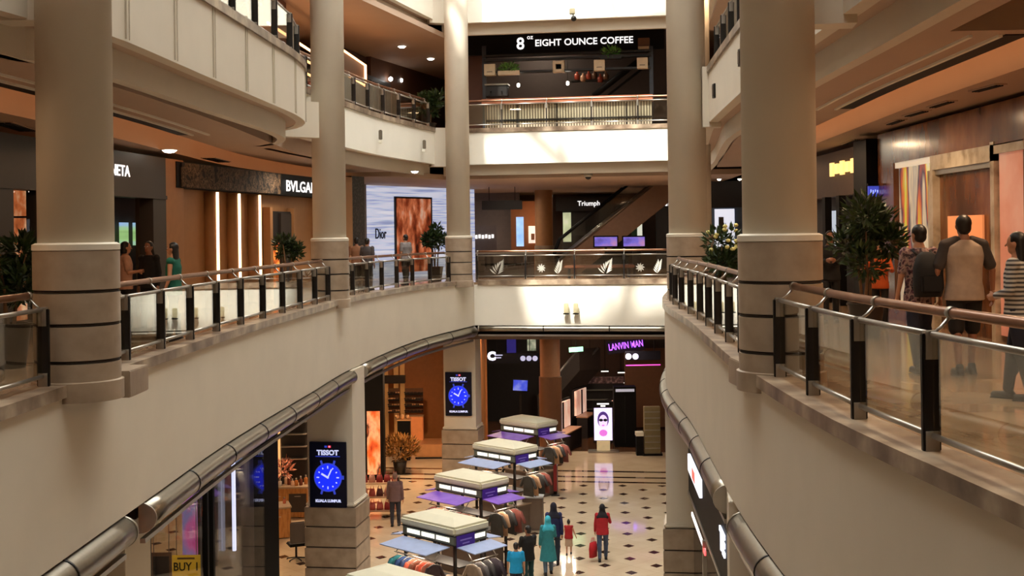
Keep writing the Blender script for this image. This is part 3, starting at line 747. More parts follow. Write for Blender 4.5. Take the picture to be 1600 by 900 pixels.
# ================================================================== balcony level shops, right
G_, H_ = (7.0, 13), (7.0, 23.2)
t = thing('storefront', 'brown polished wood shop front with colourful window behind backpack woman', 'shop front', (7.1, 19, 0))
def rp(px): return hit(px, G_, H_)
def rbox(name, a, b, z0, z1, m, th=.2, off=0, par=None):   # a nearer, b farther; body behind the line (towards +x)
    a, b = Vector(a), Vector(b); d = (b-a).normalized(); n = Vector((d.y, -d.x))
    return MB().wallbox(b, a, z0, z1, th, off).build(name, m, par or t)
POL = pattern('polished_wood', [S(84, 44, 20), S(120, 70, 36), S(146, 92, 52)], scale=(1, 1, .5), nscale=2.2, rough=.18)
rbox('header', G_, H_, 2.86, 3.45, POL, .3)
rbox('side_panel', rp(1397), H_, 0, 2.86, POL, .3)
rbox('end_panel', G_, rp(1600), 0, 2.86, POL, .3)
ART = pattern('window_art', [S(236, 226, 200), S(190, 180, 164), S(230, 214, 180), S(60, 50, 80), S(226, 110, 60), S(224, 222, 60), S(240, 232, 214)], scale=(1, 1.5, .3), nscale=1.5, es=.5, detail=3)
rbox('window_art', rp(1455), rp(1399), .2, 2.76, ART, .06, .08)
rbox('window_sill', rp(1455), rp(1397), 0, .2, POL, .3)
MARW = pattern('white_marble', [S(150, 134, 112), S(206, 194, 170), S(226, 218, 200)], nscale=3, detail=7, rough=.2)
rbox('lintel', rp(1556), rp(1456), 2.62, 2.86, MARW, .25, -.02)
rbox('window_head', rp(1456), rp(1398), 2.76, 2.86, glow('window_head', (1, .86, .66), .5), .06, .02)
rbox('jamb', rp(1460), rp(1452), 0, 2.62, MARW, .25, -.02)
rbox('jamb', rp(1556), rp(1550), 0, 2.9, MARW, .25, -.02)
rbox('door_glass', rp(1550), rp(1460), 0, 2.58, pattern('brown_glass', [S(60, 34, 18), S(110, 66, 36), S(150, 98, 58)], scale=(1, 1, .4), nscale=2, rough=.1), .06, .1)
rbox('door_rail', rp(1550), rp(1460), 2.54, 2.62, SILVER, .1, .02)
rbox('orange_notice', rp(1530), rp(1476), 1.4, 1.85, glow('orange_notice', S(226, 140, 84), .8), .03, .05)
rbox('poster', rp(1603), rp(1558), .1, 2.72, pattern('pink_poster', [S(190, 110, 84), S(226, 150, 120), S(240, 190, 166)], nscale=.8, es=.35), .05, .04)
rbox('poster_frame', rp(1603), rp(1556), 2.72, 2.84, MARW, .12, -.02)
# black pillar and the further shops
t = thing('shop_pillar', 'black square pillar behind the big potted tree on the right', 'pillar', (7, 24, 0))
MB().box((7.15, 23.9, 1.7), (.6, .9, 3.4)).build('shaft', BLACK, t, bevel=.01); MB().box((7.15, 23.9, .1), (.64, .94, .2)).build('base', DMETAL, t)
t = thing('hanging_sign', 'blue lit sign on the black pillar above potted tree', 'sign', tuple(at(1367, 299, 23.2)))
c = at(1367, 299, 23.2)
MB().box(c, (.26, .06, .2)).build('panel', glow('blue_sign', (.05, .07, .5), 1.0), t)
for k in range(5): MB().box(c+Vector((-.085+k*.042, -.035, -.01)), (.016, .01, .09-.02*(k % 2))).build('stroke', glow('blue_letters', (.4, .5, 1), 1.5), t)
MB().box(c+Vector((0, 0, .13)), (.28, .07, .04)).build('bracket', BLACK, t)
I_, J_ = (7.2, 24.6), (7.4, 38)
t = thing('storefront', 'dark shop front with small gold lit sign beyond black pillar', 'shop front', (7.3, 30, 0))
rbox('header', I_, J_, 2.4, 3.4, mat('brown_grey', S(92, 74, 62), .6), .3)
rbox('wall_panel', I_, J_, 0, 2.4, DEEP, .3, .3)
c = Vector(hit(1322, I_, J_)); 
for k in range(5): MB().box((c.x-.05, c.y+.9-k*.42, 3.0), (.05, .24, .3-.08*(k % 2))).build('sign_stroke', GLETTER, t)
for px in (1296, 1318, 1345):
    c = hit(px, I_, J_); MB().box((c[0]-.05, c[1], 1.2), (.15, .25, 2.4)).build('mullion', BLACK, t)
rbox('lit_window', hit(1296, I_, J_), hit(1282, I_, J_), .9, 2.1, glow('cool_window', S(190, 205, 225), .9), .05, .25)
t = thing('hanging_sign', 'round white G emblem on blue hanging board', 'sign', tuple(at(1284, 289, 30)))
c = at(1284, 289, 30)
MB().box(c, (.5, .06, .34)).build('board', mat('navy_board', S(20, 22, 60), .4), t)
MB().tube([c+Vector((-.1, 0, .17)), c+Vector((-.1, 0, .6))], .012, 6).build('rod', DMETAL, t); MB().tube([c+Vector((.1, 0, .17)), c+Vector((.1, 0, .6))], .012, 6).build('rod', DMETAL, t)
write('G', .3, c+Vector((0, -.035, 0)), (1, 0, 0), glow('pale_blue_letter', (.75, .8, 1), 1.6), t, 'emblem', .01, .01)
t = thing('exit_sign', 'small green lit exit sign above the big potted tree', 'sign', tuple(at(1346, 318, 27)))
c = at(1346, 318, 27); MB().box(c, (.3, .05, .12)).build('body', glow('green_sign', (.2, .8, .5), 1.6), t); MB().tube([c+Vector((0, 0, .06)), c+Vector((0, 0, .9))], .01, 6).build('rod', DMETAL, t)
# far right: shop with white window between the right hand columns
t = thing('storefront', 'distant dark shop with white lit window between right hand columns', 'shop front', tuple(at(1135, 430, 46)))
K0, K1 = (7.0, 46), (9.6, 45.6)
MB().wallbox(K0, K1, 2.55, 3.55, .3).build('header', DEEP, t); MB().wallbox(K0, K1, 0, 2.55, .2, .1).build('wall_panel', mat('blue_grey', S(70, 84, 100), .5), t)
MB().wallbox(hit(1117, K0, K1), hit(1148, K0, K1), 1.0, 2.5, .05, .03).build('lit_window', glow('cool_window', S(226, 230, 245), 1.1), t)
MB().wallbox(hit(1123, K0, K1), hit(1131, K0, K1), 1.5, 2.2, .05, 0).build('dark_picture', DARKW, t)
for px in (1124, 1156): downlight(tuple(at(px, 304, 45))[:2]+(3.6,), .08, 'small downlight above the distant white window' + (' at its left' if px == 1124 else ' at its right'))
# ================================================================== hall behind the far balustrade
t = thing('hall_column', 'round column behind the far balustrade beside the escalator', 'column', (1.45, 55, 0))
MB().lathe([(.4, 1.1), (.4, 3.7)], (1.45, 55, 0), 32).build('shaft', WARMW, t, weld=False); MB().lathe([(.44, 0), (.44, 1.1), (.4, 1.12)], (1.45, 55, 0), 32).build('stone_base', STONE, t, weld=False)
def hwall(name, lab, x0, x1, y0, y1, Y, m, cat='wall panel', depth=.2):
    a, b = at(x0, y1, Y), at(x1, y0, Y)
    o = MB().box(((a.x+b.x)/2, Y+depth/2, (a.z+b.z)/2), (b.x-a.x, depth, b.z-a.z)).build(name, m); return o
struct(MB().wallbox((-1.5, 62), (14, 60), 0, 3.7, .3).build('wall_hall', mat('hall_wall', S(104, 84, 74), .6)))
struct(MB().wallbox((-2.6, 58), (.35, 57.6), 0, 3.7, .3).build('wall_hall_grey', mat('hall_grey', S(120, 108, 104), .6)))
t = thing('storefront', 'orange shop wall with narrow blue lit panel beside hall column', 'shop front', tuple(at(818, 420, 57)))
a, b = at(799, 400, 57.5), at(840, 320, 57.5)
MB().box(((a.x+b.x)/2, 57.5, 1.6), (b.x-a.x, .2, 3.2)).build('wall', mat('orange_wall', S(160, 92, 44), .5), t)
a, b = at(807, 385, 57.3), at(818, 339, 57.3)
MB().box(((a.x+b.x)/2, 57.3, (a.z+b.z)/2), (b.x-a.x, .1, b.z-a.z)).build('lit_panel', pattern('blue_lit', [S(120, 170, 230), S(190, 220, 250)], nscale=1, es=1.2), t)
a, b = at(826, 380, 57.2), at(839, 353, 57.2)
MB().box(((a.x+b.x)/2, 57.2, (a.z+b.z)/2), (b.x-a.x, .1, b.z-a.z)).build('lit_window', glow('warm_white', S(250, 232, 214), 1.1), t)
MB().box((a.x+.2, 57.1, a.z+.3), (.16, .08, .3)).build('picture', mat('brown_pic', S(150, 96, 60), .5), t)
def hang(name, lab, x0, x1, y0, y1, Y, m, texts=(), top=3.6, round_=None):
    a, b = at(x0, y1, Y), at(x1, y0, Y); c = (a+b)/2
    o = thing(name, lab, 'sign', tuple(c), 0)
    bd = MB().box(c, (b.x-a.x, .1, b.z-a.z)).build('board', m, o, bevel=.015)
    for u in (-.32, .32): MB().tube([(c.x+u*(b.x-a.x), Y, b.z), (c.x+u*(b.x-a.x), Y, top)], .015, 6).build('rod', DMETAL, o)
    for tx, u, sz, mt in texts: write(tx, sz, (c.x+u*(b.x-a.x), Y-.055, c.z), (1, 0, 0), mt, o, 'lettering', .01, .004)
    return o
BLU = mat('sign_navy', S(22, 20, 34), .4)
hang('hanging_sign', 'dark direction board hanging left in the balcony hall', 753, 816, 313, 328, 50, BLU, [])
t = thing('shop_sign', 'white lettering on dark shop fascia behind the escalator', 'sign', tuple(at(920, 318, 59)))
c = at(920, 318, 59); MB().box(c+Vector((0, .12, 0)), (3.2, .2, .7)).build('fascia', DEEP, t)
write('Triumph', .33, c, (1, 0, 0), WLET, t, 'lettering', .03, .003, .95)
t = thing('storefront', 'dark shop below white lettering with tall cream lit window', 'shop front', tuple(at(905, 430, 59.5)))
a, b = at(880, 400, 59.6), at(1000, 325, 59.6)
MB().box(((a.x+b.x)/2, 59.6, 1.45), (b.x-a.x, .2, 2.6)).build('wall', DEEP, t)
a, b = at(880, 378, 59.4), at(892, 332, 59.4)
MB().box(((a.x+b.x)/2, 59.4, (a.z+b.z)/2), (b.x-a.x, .1, b.z-a.z)).build('lit_window', pattern('cream_window', [S(150, 160, 110), S(226, 232, 196)], nscale=1.2, es=.9), t)
a, b = at(996, 372, 59.4), at(1003, 336, 59.4)
MB().box(((a.x+b.x)/2, 59.4, (a.z+b.z)/2), (b.x-a.x, .1, b.z-a.z)).build('lit_window', glow('cream_strip', S(232, 236, 214), 1), t)
a, b = at(987, 372, 59.4), at(995, 340, 59.4)
MB().box(((a.x+b.x)/2, 59.4, (a.z+b.z)/2), (b.x-a.x, .1, b.z-a.z)).build('green_panel', mat('green_panel', S(60, 110, 84), .5), t)
t = thing('shop_sign', 'small white sign at right edge of the balcony hall', 'sign', tuple(at(1039, 319, 55)))
c = at(1040, 319, 55); MB().box(c+Vector((.2, .1, 0)), (1.0, .2, .4)).build('fascia', DEEP, t)
for k in range(3): MB().box(c+Vector((-.1+k*.13, 0, 0)), (.09, .02, .16)).build('stroke', WLET, t)
struct(MB().box((c.x+.4, 55.3, 1.5), (1.6, .3, 3.0)).build('wall_hall_dark', DEEP))
t = thing('shop_sign', 'blurred white lit lettering above the far balustrade at left', 'sign', tuple(at(758, 370, 54)))
c = at(757, 370, 54); MB().box(c+Vector((0, .1, -.3)), (1.1, .12, 1.6)).build('panel', mat('grey_panel', S(110, 100, 98), .6), t); 
for k in range(6): MB().box(c+Vector((-.36+k*.145, 0, .02*(k % 2))), (.1, .02, .16)).build('stroke', WLET, t)
# escalator rising to the right
t = thing('escalator', 'escalator with black handrail rising to the right behind far balustrade', 'escalator', (2.0, 52, 0))
p0, p1 = at(888, 392, 52), at(1024, 283, 52)
def along(k, dz, y): v = p0.lerp(p1, k); return Vector((v.x, y, v.z+dz))
ex = (p1-p0); exn = ex.normalized()
SIDE = mat('escalator_side', S(150, 118, 96), .5)
for y, nm in ((51.2, 'side_panel'), (52.9, 'side_panel')):
    q = [along(-.12, -.05, y), along(-.12, -1.3, y), along(1.3, -1.3, y), along(1.3, -.05, y)]
    MB().hexa([q[1], q[2], q[2]+Vector((0, .1, 0)), q[1]+Vector((0, .1, 0)), q[0], q[3], q[3]+Vector((0, .1, 0)), q[0]+Vector((0, .1, 0))]).build(nm, SIDE, t)
    MB().tube([along(-.12, -.03, y), along(1.3, -.03, y)], .06, 8).build('skirt_trim', STEEL, t)
    q = [along(-.1, 0, y+.04), along(1.3, 0, y+.04), along(1.3, .75, y+.04), along(-.1, .75, y+.04)]
    MB().hexa([q[0], q[1], q[1]+Vector((0, .02, 0)), q[0]+Vector((0, .02, 0)), q[3], q[2], q[2]+Vector((0, .02, 0)), q[3]+Vector((0, .02, 0))]).build('glass_side', SGLASS, t)
    MB().tube([along(-.1, 0, y+.05), along(-.16, .35, y+.05), along(-.1, .78, y+.05), along(1.3, .8, y+.05)], .05, 8).build('handrail', BLACK, t)
st = MB()
for k in range(26):
    v = p0.lerp(p1, -.1+k*1.35/26); st.box((v.x+.1, 52.1, v.z-.2), (.36, 1.5, .3))
st.build('steps', mat('step_metal', S(44, 40, 40), .4, metal=.6), t)
# two screens, one counter
PURP = pattern('purple_screen', [S(40, 30, 130), S(120, 110, 220), S(190, 140, 190)], nscale=2, es=.9)
for x0, x1, lab in ((927, 966, 'left purple display screen beyond the far balustrade'), (972, 1009, 'right purple display screen beyond the far balustrade')):
    a, b = at(x0, 387, 46.5), at(x1, 368, 46.5); c = (a+b)/2
    o = thing('display_screen', lab, 'screen', (c.x, c.y, 0), 0, 'purple display screens')
    MB().box(c, (b.x-a.x, .08, b.z-a.z)).build('housing', BLACK, o, bevel=.01); MB().box(c+Vector((0, -.045, 0)), (b.x-a.x-.1, .01, b.z-a.z-.1)).build('screen', PURP, o)
    MB().box((c.x, c.y+.02, a.z/2), (.1, .06, a.z)).build('pole', DMETAL, o); MB().box((c.x, c.y, .02), (.5, .4, .04)).build('foot', DMETAL, o)
t = thing('information_desk', 'low dark desk behind the far balustrade at left', 'desk', tuple(at(790, 430, 46.5)))
c = at(790, 420, 47); MB().box((c.x, 47, .45), (2.2, .7, .9)).build('body', mat('desk_brown', S(74, 58, 50), .5), t, bevel=.02); MB().box((c.x, 47, .93), (2.3, .8, .05)).build('top', SILVER, t)
MB().box((c.x, 46.63, .5), (1.9, .02, .08)).build('dark_band', BLACK, t)
t = thing('lounge_bench', 'long low brown bench behind etched balustrade below the screens', 'bench', (3.2, 45, 0))
MB().box((3.2, 45, .42), (2.6, .6, .12)).build('seat', mat('bench_leather', S(110, 62, 40), .5), t, bevel=.03)
for x in (2.1, 4.3): MB().box((x, 45, .18), (.08, .5, .36)).build('leg', DMETAL, t)
# fittings on the far fascia
for px, lab in ((884, 'left small cream box on the white far fascia'), (899, 'right small cream box on the white far fascia')):
    q = hit(px, B1[0], B1[1]); zc = zat(px, 481, q[1]); o = thing('fascia_lamp', lab, 'light', (q[0]-E2.x*.1, q[1]-E2.y*.1, zc), YAW, 'boxes on the far fascia')
    MB().box((0, -.08, 0), (.16, .16, .34)).build('housing', mat('beige_box', S(196, 186, 150), .5), o, bevel=.02, local=True); MB().box((0, -.085, -.19), (.2, .17, .04)).build('cap', DMETAL, o, local=True)
for px, py, Y, lab in ((894, 18, 42.0, 'small camera hanging on the topmost far fascia'),):
    c = at(px, py, Y-.35); o = thing('security_camera', lab, 'camera', tuple(c))
    MB().box(c, (.2, .16, .2)).build('bracket', mat('cam_beige', S(150, 140, 110), .5), o, bevel=.02); MB().ell(c+Vector((.05, 0, -.24)), (.1, .1, .1)).build('dome', DMETAL, o); MB().box(c+Vector((.03, 0, -.12)), (.04, .04, .14)).build('stem', DMETAL, o)
c = at(919, 268, 42.55); o = thing('security_camera', 'dome camera under the upper far balcony', 'camera', (c.x, c.y, 3.73))
MB().lathe([(.16, 3.74), (.16, 3.66), (.12, 3.62)], (c.x, c.y, 0), 20).build('housing', SILVER, o); MB().ell((c.x, c.y, 3.62), (.11, .11, .1)).build('dome', DMETAL, o)
for px, py, pth, lab in ((592, 211, L2B, 'left small wall lamp on the upper left far fascia'), (658, 226, L2B, 'right small wall lamp on the upper left far fascia')):
    best = min(pth, key=lambda e: abs(PX+F*e[0]/e[1]-px)); i = pth.index(best); tg = (Vector(pth[min(i+1, len(pth)-1)])-Vector(pth[max(0, i-1)])).normalized()
    zc = zat(px, py, best[1]); o = thing('fascia_lamp', lab, 'light', (best[0]+tg.y*.07, best[1]-tg.x*.07, zc), math.atan2(tg.y, tg.x), 'small lamps on the upper left fascia')
    MB().box((0, -.06, 0), (.1, .1, .3)).build('housing', mat('lamp_grey', S(110, 100, 84), .5), o, local=True, bevel=.02); MB().box((0, -.06, -.2), (.16, .12, .1)).build('shade', CREAMW, o, local=True, bevel=.02)
for px, py, lab in ((1160, 90, 'nearer dark wall slit on the upper right fascia'), (1122, 142, 'farther dark wall slit on the upper right fascia')):
    best = min([e for e in R2E if e[1] > 5], key=lambda e: abs(PX+F*e[0]/e[1]-px)); zc = zat(px, py, best[1]); o = thing('fascia_lamp', lab, 'light', (best[0], best[1], zc), .1, 'slits on the upper right fascia')
    MB().box((-.02, 0, 0), (.05, .16, .3)).build('housing', DMETAL, o, local=True); MB().box((-.05, 0, 0), (.02, .1, .22)).build('lens', mat('lens_grey', S(70, 60, 50), .4), o, local=True)
# ================================================================== upper level: coffee shop
t = thing('coffee_storefront', 'dark upper coffee shop front with long white lettered sign', 'shop front', (2, 46.5, UZ))
def bwp(px, py, off): # point on a plane parallel to the far wall
    A_, B_ = BW(-3, 42.6+off, -2.45), BW(7, 42.6+off, -2.45); q = hit(px, A_, B_); return Vector((q[0], q[1], zat(px, py, q[1])))
def bwbox(name, x0, x1, y0, y1, off, m, par=None, th=.1, bevel=0):
    a, b = bwp(x0, y1, off), bwp(x1, y0, off); c = (a+b)/2
    L = (Vector((b.x, b.y))-Vector((a.x, a.y))).length
    za, zb = zat((x0+x1)/2, y1, c.y), zat((x0+x1)/2, y0, c.y)
    return MB().box((c.x, c.y, (za+zb)/2), (L, th, zb-za), YAW).build(name, m, par, bevel=bevel)
bwbox('header', 735, 1042, 44, 82, 3.2, BLACK, t, .15)
bwbox('back_wall', 730, 1046, 40, 215, 6.0, DARKW, t)
write('8', .62, bwp(817, 69, 3.1), E1, WLET, t, 'sign_numeral', .02, .008)
write('oz', .24, bwp(832, 58, 3.1), E1, WLET, t, 'sign_lettering', .02, .0)
write('EIGHT OUNCE COFFEE', .345, bwp(916, 65, 3.1), E1, WLET, t, 'sign_lettering', .02, .004, 1.02)
bwbox('copper_panel', 800, 842, 76, 88, 3.4, mat('copper', S(150, 86, 60), .4, metal=.4), t)
bwbox('side_wall', 735, 760, 80, 200, 3.6, mat('brown_side', S(84, 52, 42), .5), t)
t = thing('coffee_shelf', 'black metal hanging shelf frame with white cubes in the coffee shop', 'shelf', tuple(bwp(890, 110, 2.6)))
for x in (760, 1021): bwbox('upright', x-3, x+3, 72, 200, 2.6, mat('slate_metal', S(52, 58, 66), .4, metal=.3), t, .1)
for y in (84, 91, 110): bwbox('shelf_bar', 760, 1021, y-1.5, y+1.5, 2.6, DMETAL, t, .3)
WCUB = mat('cream_cube', S(226, 210, 178), .5)
for x0, y0, x1, y1, lab, hol in ((761, 102, 779, 118, 'cream cube at left end of the coffee shop shelf', 0), (868, 96, 886, 114, 'hollow cream cube frame on the coffee shop shelf', 1), (932, 94, 949, 112, 'cream cube below green plants on the coffee shop shelf', 0), (999, 91, 1016, 108, 'cream cube at right end of the coffee shop shelf', 0)):
    c = bwp((x0+x1)/2, (y0+y1)/2, 2.6); s_ = (x1-x0)/43.5
    o = thing('shelf_cube', lab, 'box', tuple(c), YAW, 'cubes of the coffee shop shelf')
    fr = MB()
    if hol:
        for dx, dz, w, h in ((0, .15, .42, .1), (0, -.15, .42, .1), (-.16, 0, .1, .42), (.16, 0, .1, .42)): fr.box((dx, -.1, dz), (w, .3, h))
        fr.build('frame', WCUB, o, local=True); MB().box((0, .02, 0), (.24, .02, .24)).build('back', BLACK, o, local=True)
    else:
        fr.box((0, -.1, 0), (s_, .3, s_)).build('body', WCUB, o, local=True, bevel=.01); MB().box((0, -.26, -s_*.2), (s_*.5, .01, .02)).build('slot', DMETAL, o, local=True)
def leafclump(c, R, n, size, m, seed=1, up=.3, sq=(1, 1, 1)):
    rnd = random.Random(seed); mb = MB()
    for k in range(n):
        a, b = rnd.uniform(0, 2*PI), math.acos(rnd.uniform(-1, 1)); r = R*(rnd.random()**.4)
        p = V3(c)+Vector((r*math.sin(b)*math.cos(a)*sq[0], r*math.sin(b)*math.sin(a)*sq[1], r*math.cos(b)*sq[2]))
        d = (p-V3(c)).normalized()+Vector((rnd.uniform(-.6, .6), rnd.uniform(-.6, .6), rnd.uniform(-.2, .6)+up)); d.normalize()
        w = d.cross(Vector((rnd.uniform(-1, 1), rnd.uniform(-1, 1), rnd.uniform(-1, 1)))).normalized(); L = size*rnd.uniform(.7, 1.3); nn = d.cross(w)
        mb.add([p, p+d*L*.4+w*L*.2+nn*L*.05, p+d*L-nn*L*.08, p+d*L*.4-w*L*.2+nn*L*.05], [(0, 1, 2, 3)])
    return mb
for x0, x1, y0, y1, lab, m_, sd in ((942, 975, 78, 92, 'bright green trailing plant box on the coffee shop shelf', LEAFB, 3), (781, 816, 104, 117, 'planter box of pale herbs beside left cream cube', LEAFB, 4)):
    c = bwp((x0+x1)/2, y1, 2.5); w = (x1-x0)/43.5
    o = thing('shelf_planter', lab, 'plant', tuple(c), YAW, 'planters of the coffee shop shelf')
    MB().box((0, 0, .07), (w, .2, .16)).build('box', WCUB if sd == 4 else DMETAL, o, local=True, bevel=.01); leafclump((0, 0, .24), .22, 160, .14, m_, sd, .4, (w*2, .8, .7)).build('foliage', m_, o, local=True)
# shelf goods above, hanging lamps, counter
c = bwp(931, 70, 3.0); o = thing('shelf_box', 'brown box with white lower strip high at right of coffee sign', 'box', tuple(bwp(1010, 69, 2.8)), YAW)
MB().box((0, 0, .06), (.42, .3, .3)).build('body', mat('brown_box', S(110, 74, 52), .5), o, local=True, bevel=.01); MB().box((0, 0, -.15), (.42, .3, .1)).build('lit_strip', WCUB, o, local=True)
t = thing('coffee_counter', 'curved corrugated metal coffee counter with copper coloured top', 'counter', tuple(bwp(890, 200, 1.8)))
CORR = slatmat('corrugated', S(84, 74, 62), S(208, 196, 172), 3.2, 'X', .35, .5)
bwbox('front', 762, 1021, 161, 215, 1.7, CORR, t, .5)
bwbox('kick', 762, 1021, 184, 187, 1.42, BLACK, t, .02)
bwbox('top', 758, 1023, 153, 161, 1.7, mat('copper_top', S(176, 112, 84), .35, metal=.3), t, .8)
for x in (811, 872, 981): bwbox('seam', x-1, x+1, 161, 215, 1.43, DMETAL, t, .02)
t = thing('coffee_machine', 'dark espresso machine on left end of the coffee counter', 'machine', tuple(bwp(780, 153, 1.8)), YAW)
MB().box((0, 0, .22), (.8, .45, .4)).build('body', DMETAL, t, local=True, bevel=.03); MB().box((0, 0, .46), (.85, .5, .06)).build('cup_tray', STEEL, t, local=True)
for x in (-.2, .2): MB().tube([(x, -.25, .2), (x, -.38, .18)], .025, 8).build('portafilter', BLACK, t, local=True)
for px, py in ((813, 133), (890, 130)):
    c = bwp(px, py, 3.5); o = thing('pendant_lamp', 'small pendant bulb over the coffee counter, ' + ('left' if px < 850 else 'middle'), 'lamp', tuple(c), 0, 'bulbs over the coffee counter')
    MB().ell(c, (.06, .06, .08)).build('bulb', BULB, o); MB().tube([c+Vector((0, 0, .08)), (c.x, c.y, 8.6)], .008, 6).build('cord', BLACK, o); MB().lathe([(.03, .06), (.03, .12)], c, 10).build('socket', BLACK, o)
rnd = random.Random(4)
for k in range(6):
    px = 905+k*9; c = bwp(px, 120+rnd.uniform(-3, 3), 5.2)
    o = tag(MB().lathe([(.09, -.16), (.11, -.1), (.11, .05), (.04, .1), (.04, .17)], c, 10).build('bottle', mat('bottle_glass', rnd.choice([S(150, 60, 40), S(190, 150, 120), S(90, 60, 40)]), .3)), 'small bottle on the back shelf of the coffee shop', 'bottle', 'bottles at the back of the coffee shop')
t = MB(); a, b = bwp(895, 126, 5.3), bwp(965, 126, 5.3); o = MB().box(((a.x+b.x)/2, (a.y+b.y)/2, a.z-.03), ((b-a).length, .3, .05), YAW).build('back_shelf', DMETAL); tag(o, 'thin dark back shelf holding bottles in the coffee shop', 'shelf')
a, b = bwp(930, 150, 5.2), bwp(1000, 96, 5.2)
t = thing('escalator', 'dark escalator side seen inside the upper coffee shop', 'escalator', tuple(a))
for k, nm in ((0, 'side_panel'), (.55, 'handrail')):
    MB().tube([a+E1*k, b+E1*k], .12 if k == 0 else .05, 8).build(nm, BLACK, t)
# upper left shops
U0, U1 = (-8.6, 30), (-5.2, 47)
t = thing('storefront', 'upper left dark shop front with row of small white lights', 'shop front', (*hit(600, U0, U1), UZ))
MB().wallbox(hit(540, U0, U1), hit(668, U0, U1), UZ+1.0, UZ+2.5, .3).build('dark_band', mat('dark_band', S(40, 32, 30), .4), t)
MB().wallbox(hit(520, U0, U1), hit(690, U0, U1), UZ, UZ+3.3, .2, .4).build('wall', mat('upper_wall', S(84, 56, 44), .6), t)
for k in range(9):
    q = hit(575+k*10, U0, U1); MB().wallbox((q[0]+.0, q[1]), (q[0]+.12, q[1]+.5), UZ+1.1, UZ+2.3, .05, -.05).build('mullion', BLACK, t)
for px, py in ((610, 124), (626, 126), (638, 127), (648, 128)):
    q = hit(px, U0, U1); MB().ell((q[0]+.1, q[1]-.1, zat(px, py, q[1])), (.09, .09, .09), 10, 6).build('bulb', BULBC, t)
t = thing('lit_sign_frame', 'upper left dark panel with glowing orange outline', 'sign', (*hit(556, (-6.0, 30), (-5.2, 40)), UZ+2))
Q0, Q1 = (-6.0, 30), (-5.2, 40)
MB().wallbox(hit(520, Q0, Q1), hit(574, Q0, Q1), UZ+1.55, UZ+2.3, .1).build('panel', mat('panel_brown', S(96, 58, 36), .5), t)
for z in (UZ+1.55, UZ+2.26): MB().wallbox(hit(520, Q0, Q1), hit(574, Q0, Q1), z, z+.05, .05, -.05).build('light_strip', LEDO, t)
MB().wallbox(hit(572.5, Q0, Q1), hit(574, Q0, Q1), UZ+1.55, UZ+2.3, .05, -.05).build('light_strip', LEDO, t)
struct(MB().wallbox((-5.4, 47.2), (-2.1, 57), UZ, UZ+3.4, .2).build('wall_upper_hall', mat('upper_hall', S(104, 72, 54), .6)))
# near upper left: shop details seen between balcony and column
Q0, Q1 = (-7.6, 20), (-6.6, 36)
t = thing('storefront', 'upper left shop with orange bands seen beside the rounded balcony', 'shop front', (*hit(470, Q0, Q1), UZ))
MB().wallbox(Q0, Q1, UZ, UZ+3.3, .2).build('wall', mat('upper_brown', S(110, 66, 42), .6), t)
for z in (1.5, 1.9, 2.3): MB().wallbox(hit(420, Q0, Q1), hit(500, Q0, Q1), UZ+z, UZ+z+.06, .05, -.06).build('light_strip', LEDO, t)
MB().wallbox(hit(440, Q0, Q1), hit(500, Q0, Q1), UZ+.5, UZ+1.4, .05, -.06).build('goods_wall', pattern('goods_mix', [S(40, 24, 20), S(170, 70, 50), S(220, 190, 170)], nscale=8), t)
# ceiling fittings
for px, py, lab in ((628, 73, 'upper left bright downlight nearer the orange framed panel'), (673, 92, 'upper left bright downlight nearer the slim far column')):
    a = onz(px, py, 8.6); downlight((a.x, a.y, 8.615), .15, lab)
for px, py, lab in ((265, 249, 'downlight above the gap beside charcoal shop front'),):
    a = at(px, py, 25.5); o = downlight((a.x, a.y, 3.515), .16, lab)
for px, py, lab in ((648, 268, 'downlight above the white lit shop wall'), (1284, 240, 'downlight before the gold lit sign at right')):
    a = onz(px, py, 3.6); downlight((a.x, a.y, 3.615), .12, lab, True)
for k, (p, q, lab) in enumerate([((1420, 150), (1465, 133), 'ceiling slot second from the picture edge on the right'), ((1455, 167), (1490, 155), 'x')][:0]): pass
def cslot(x0, y0, x1, y1, z, w, lab): vent(onz(x0, y0, z), onz(x1, y1, z), w, lab)
cslot(1524, 141, 1562, 131, 3.52, .12, 'dark ceiling slot nearest the camera on the right ceiling')
cslot(1457, 166, 1486, 157, 3.52, .12, 'dark ceiling slot second nearest on the right ceiling')
cslot(1418, 180, 1446, 172, 3.52, .12, 'dark ceiling slot third nearest on the right ceiling')
cslot(1389, 193, 1409, 186, 3.52, .12, 'dark ceiling slot fourth nearest on the right ceiling')
cslot(1320, 225, 1340, 217, 3.52, .12, 'dark ceiling slot farthest on the right ceiling')
cslot(2, 190, 44, 203, 3.52, .3, 'dark ceiling grille left of the thick left column')
cslot(326, 246, 350, 252, 3.52, .3, 'dark ceiling grille above the ornament band')
# ================================================================== ground floor shops
def gp(px, py): return onz(px, py, GZ)
struct(MB().prism([(-5, 52.5), (8, 50.6), (12, 78), (-12, 78), (-12, 54)], GZ, GZ+.012).build('floor_brown', pattern('brown_floor', [S(70, 44, 30), S(104, 68, 46)], nscale=2, rough=.15)))
struct(MB().wallbox((-9, 66), (12, 63), GZ, -2.02, .3).build('wall_ground_back', mat('ground_back', S(64, 44, 36), .6)))
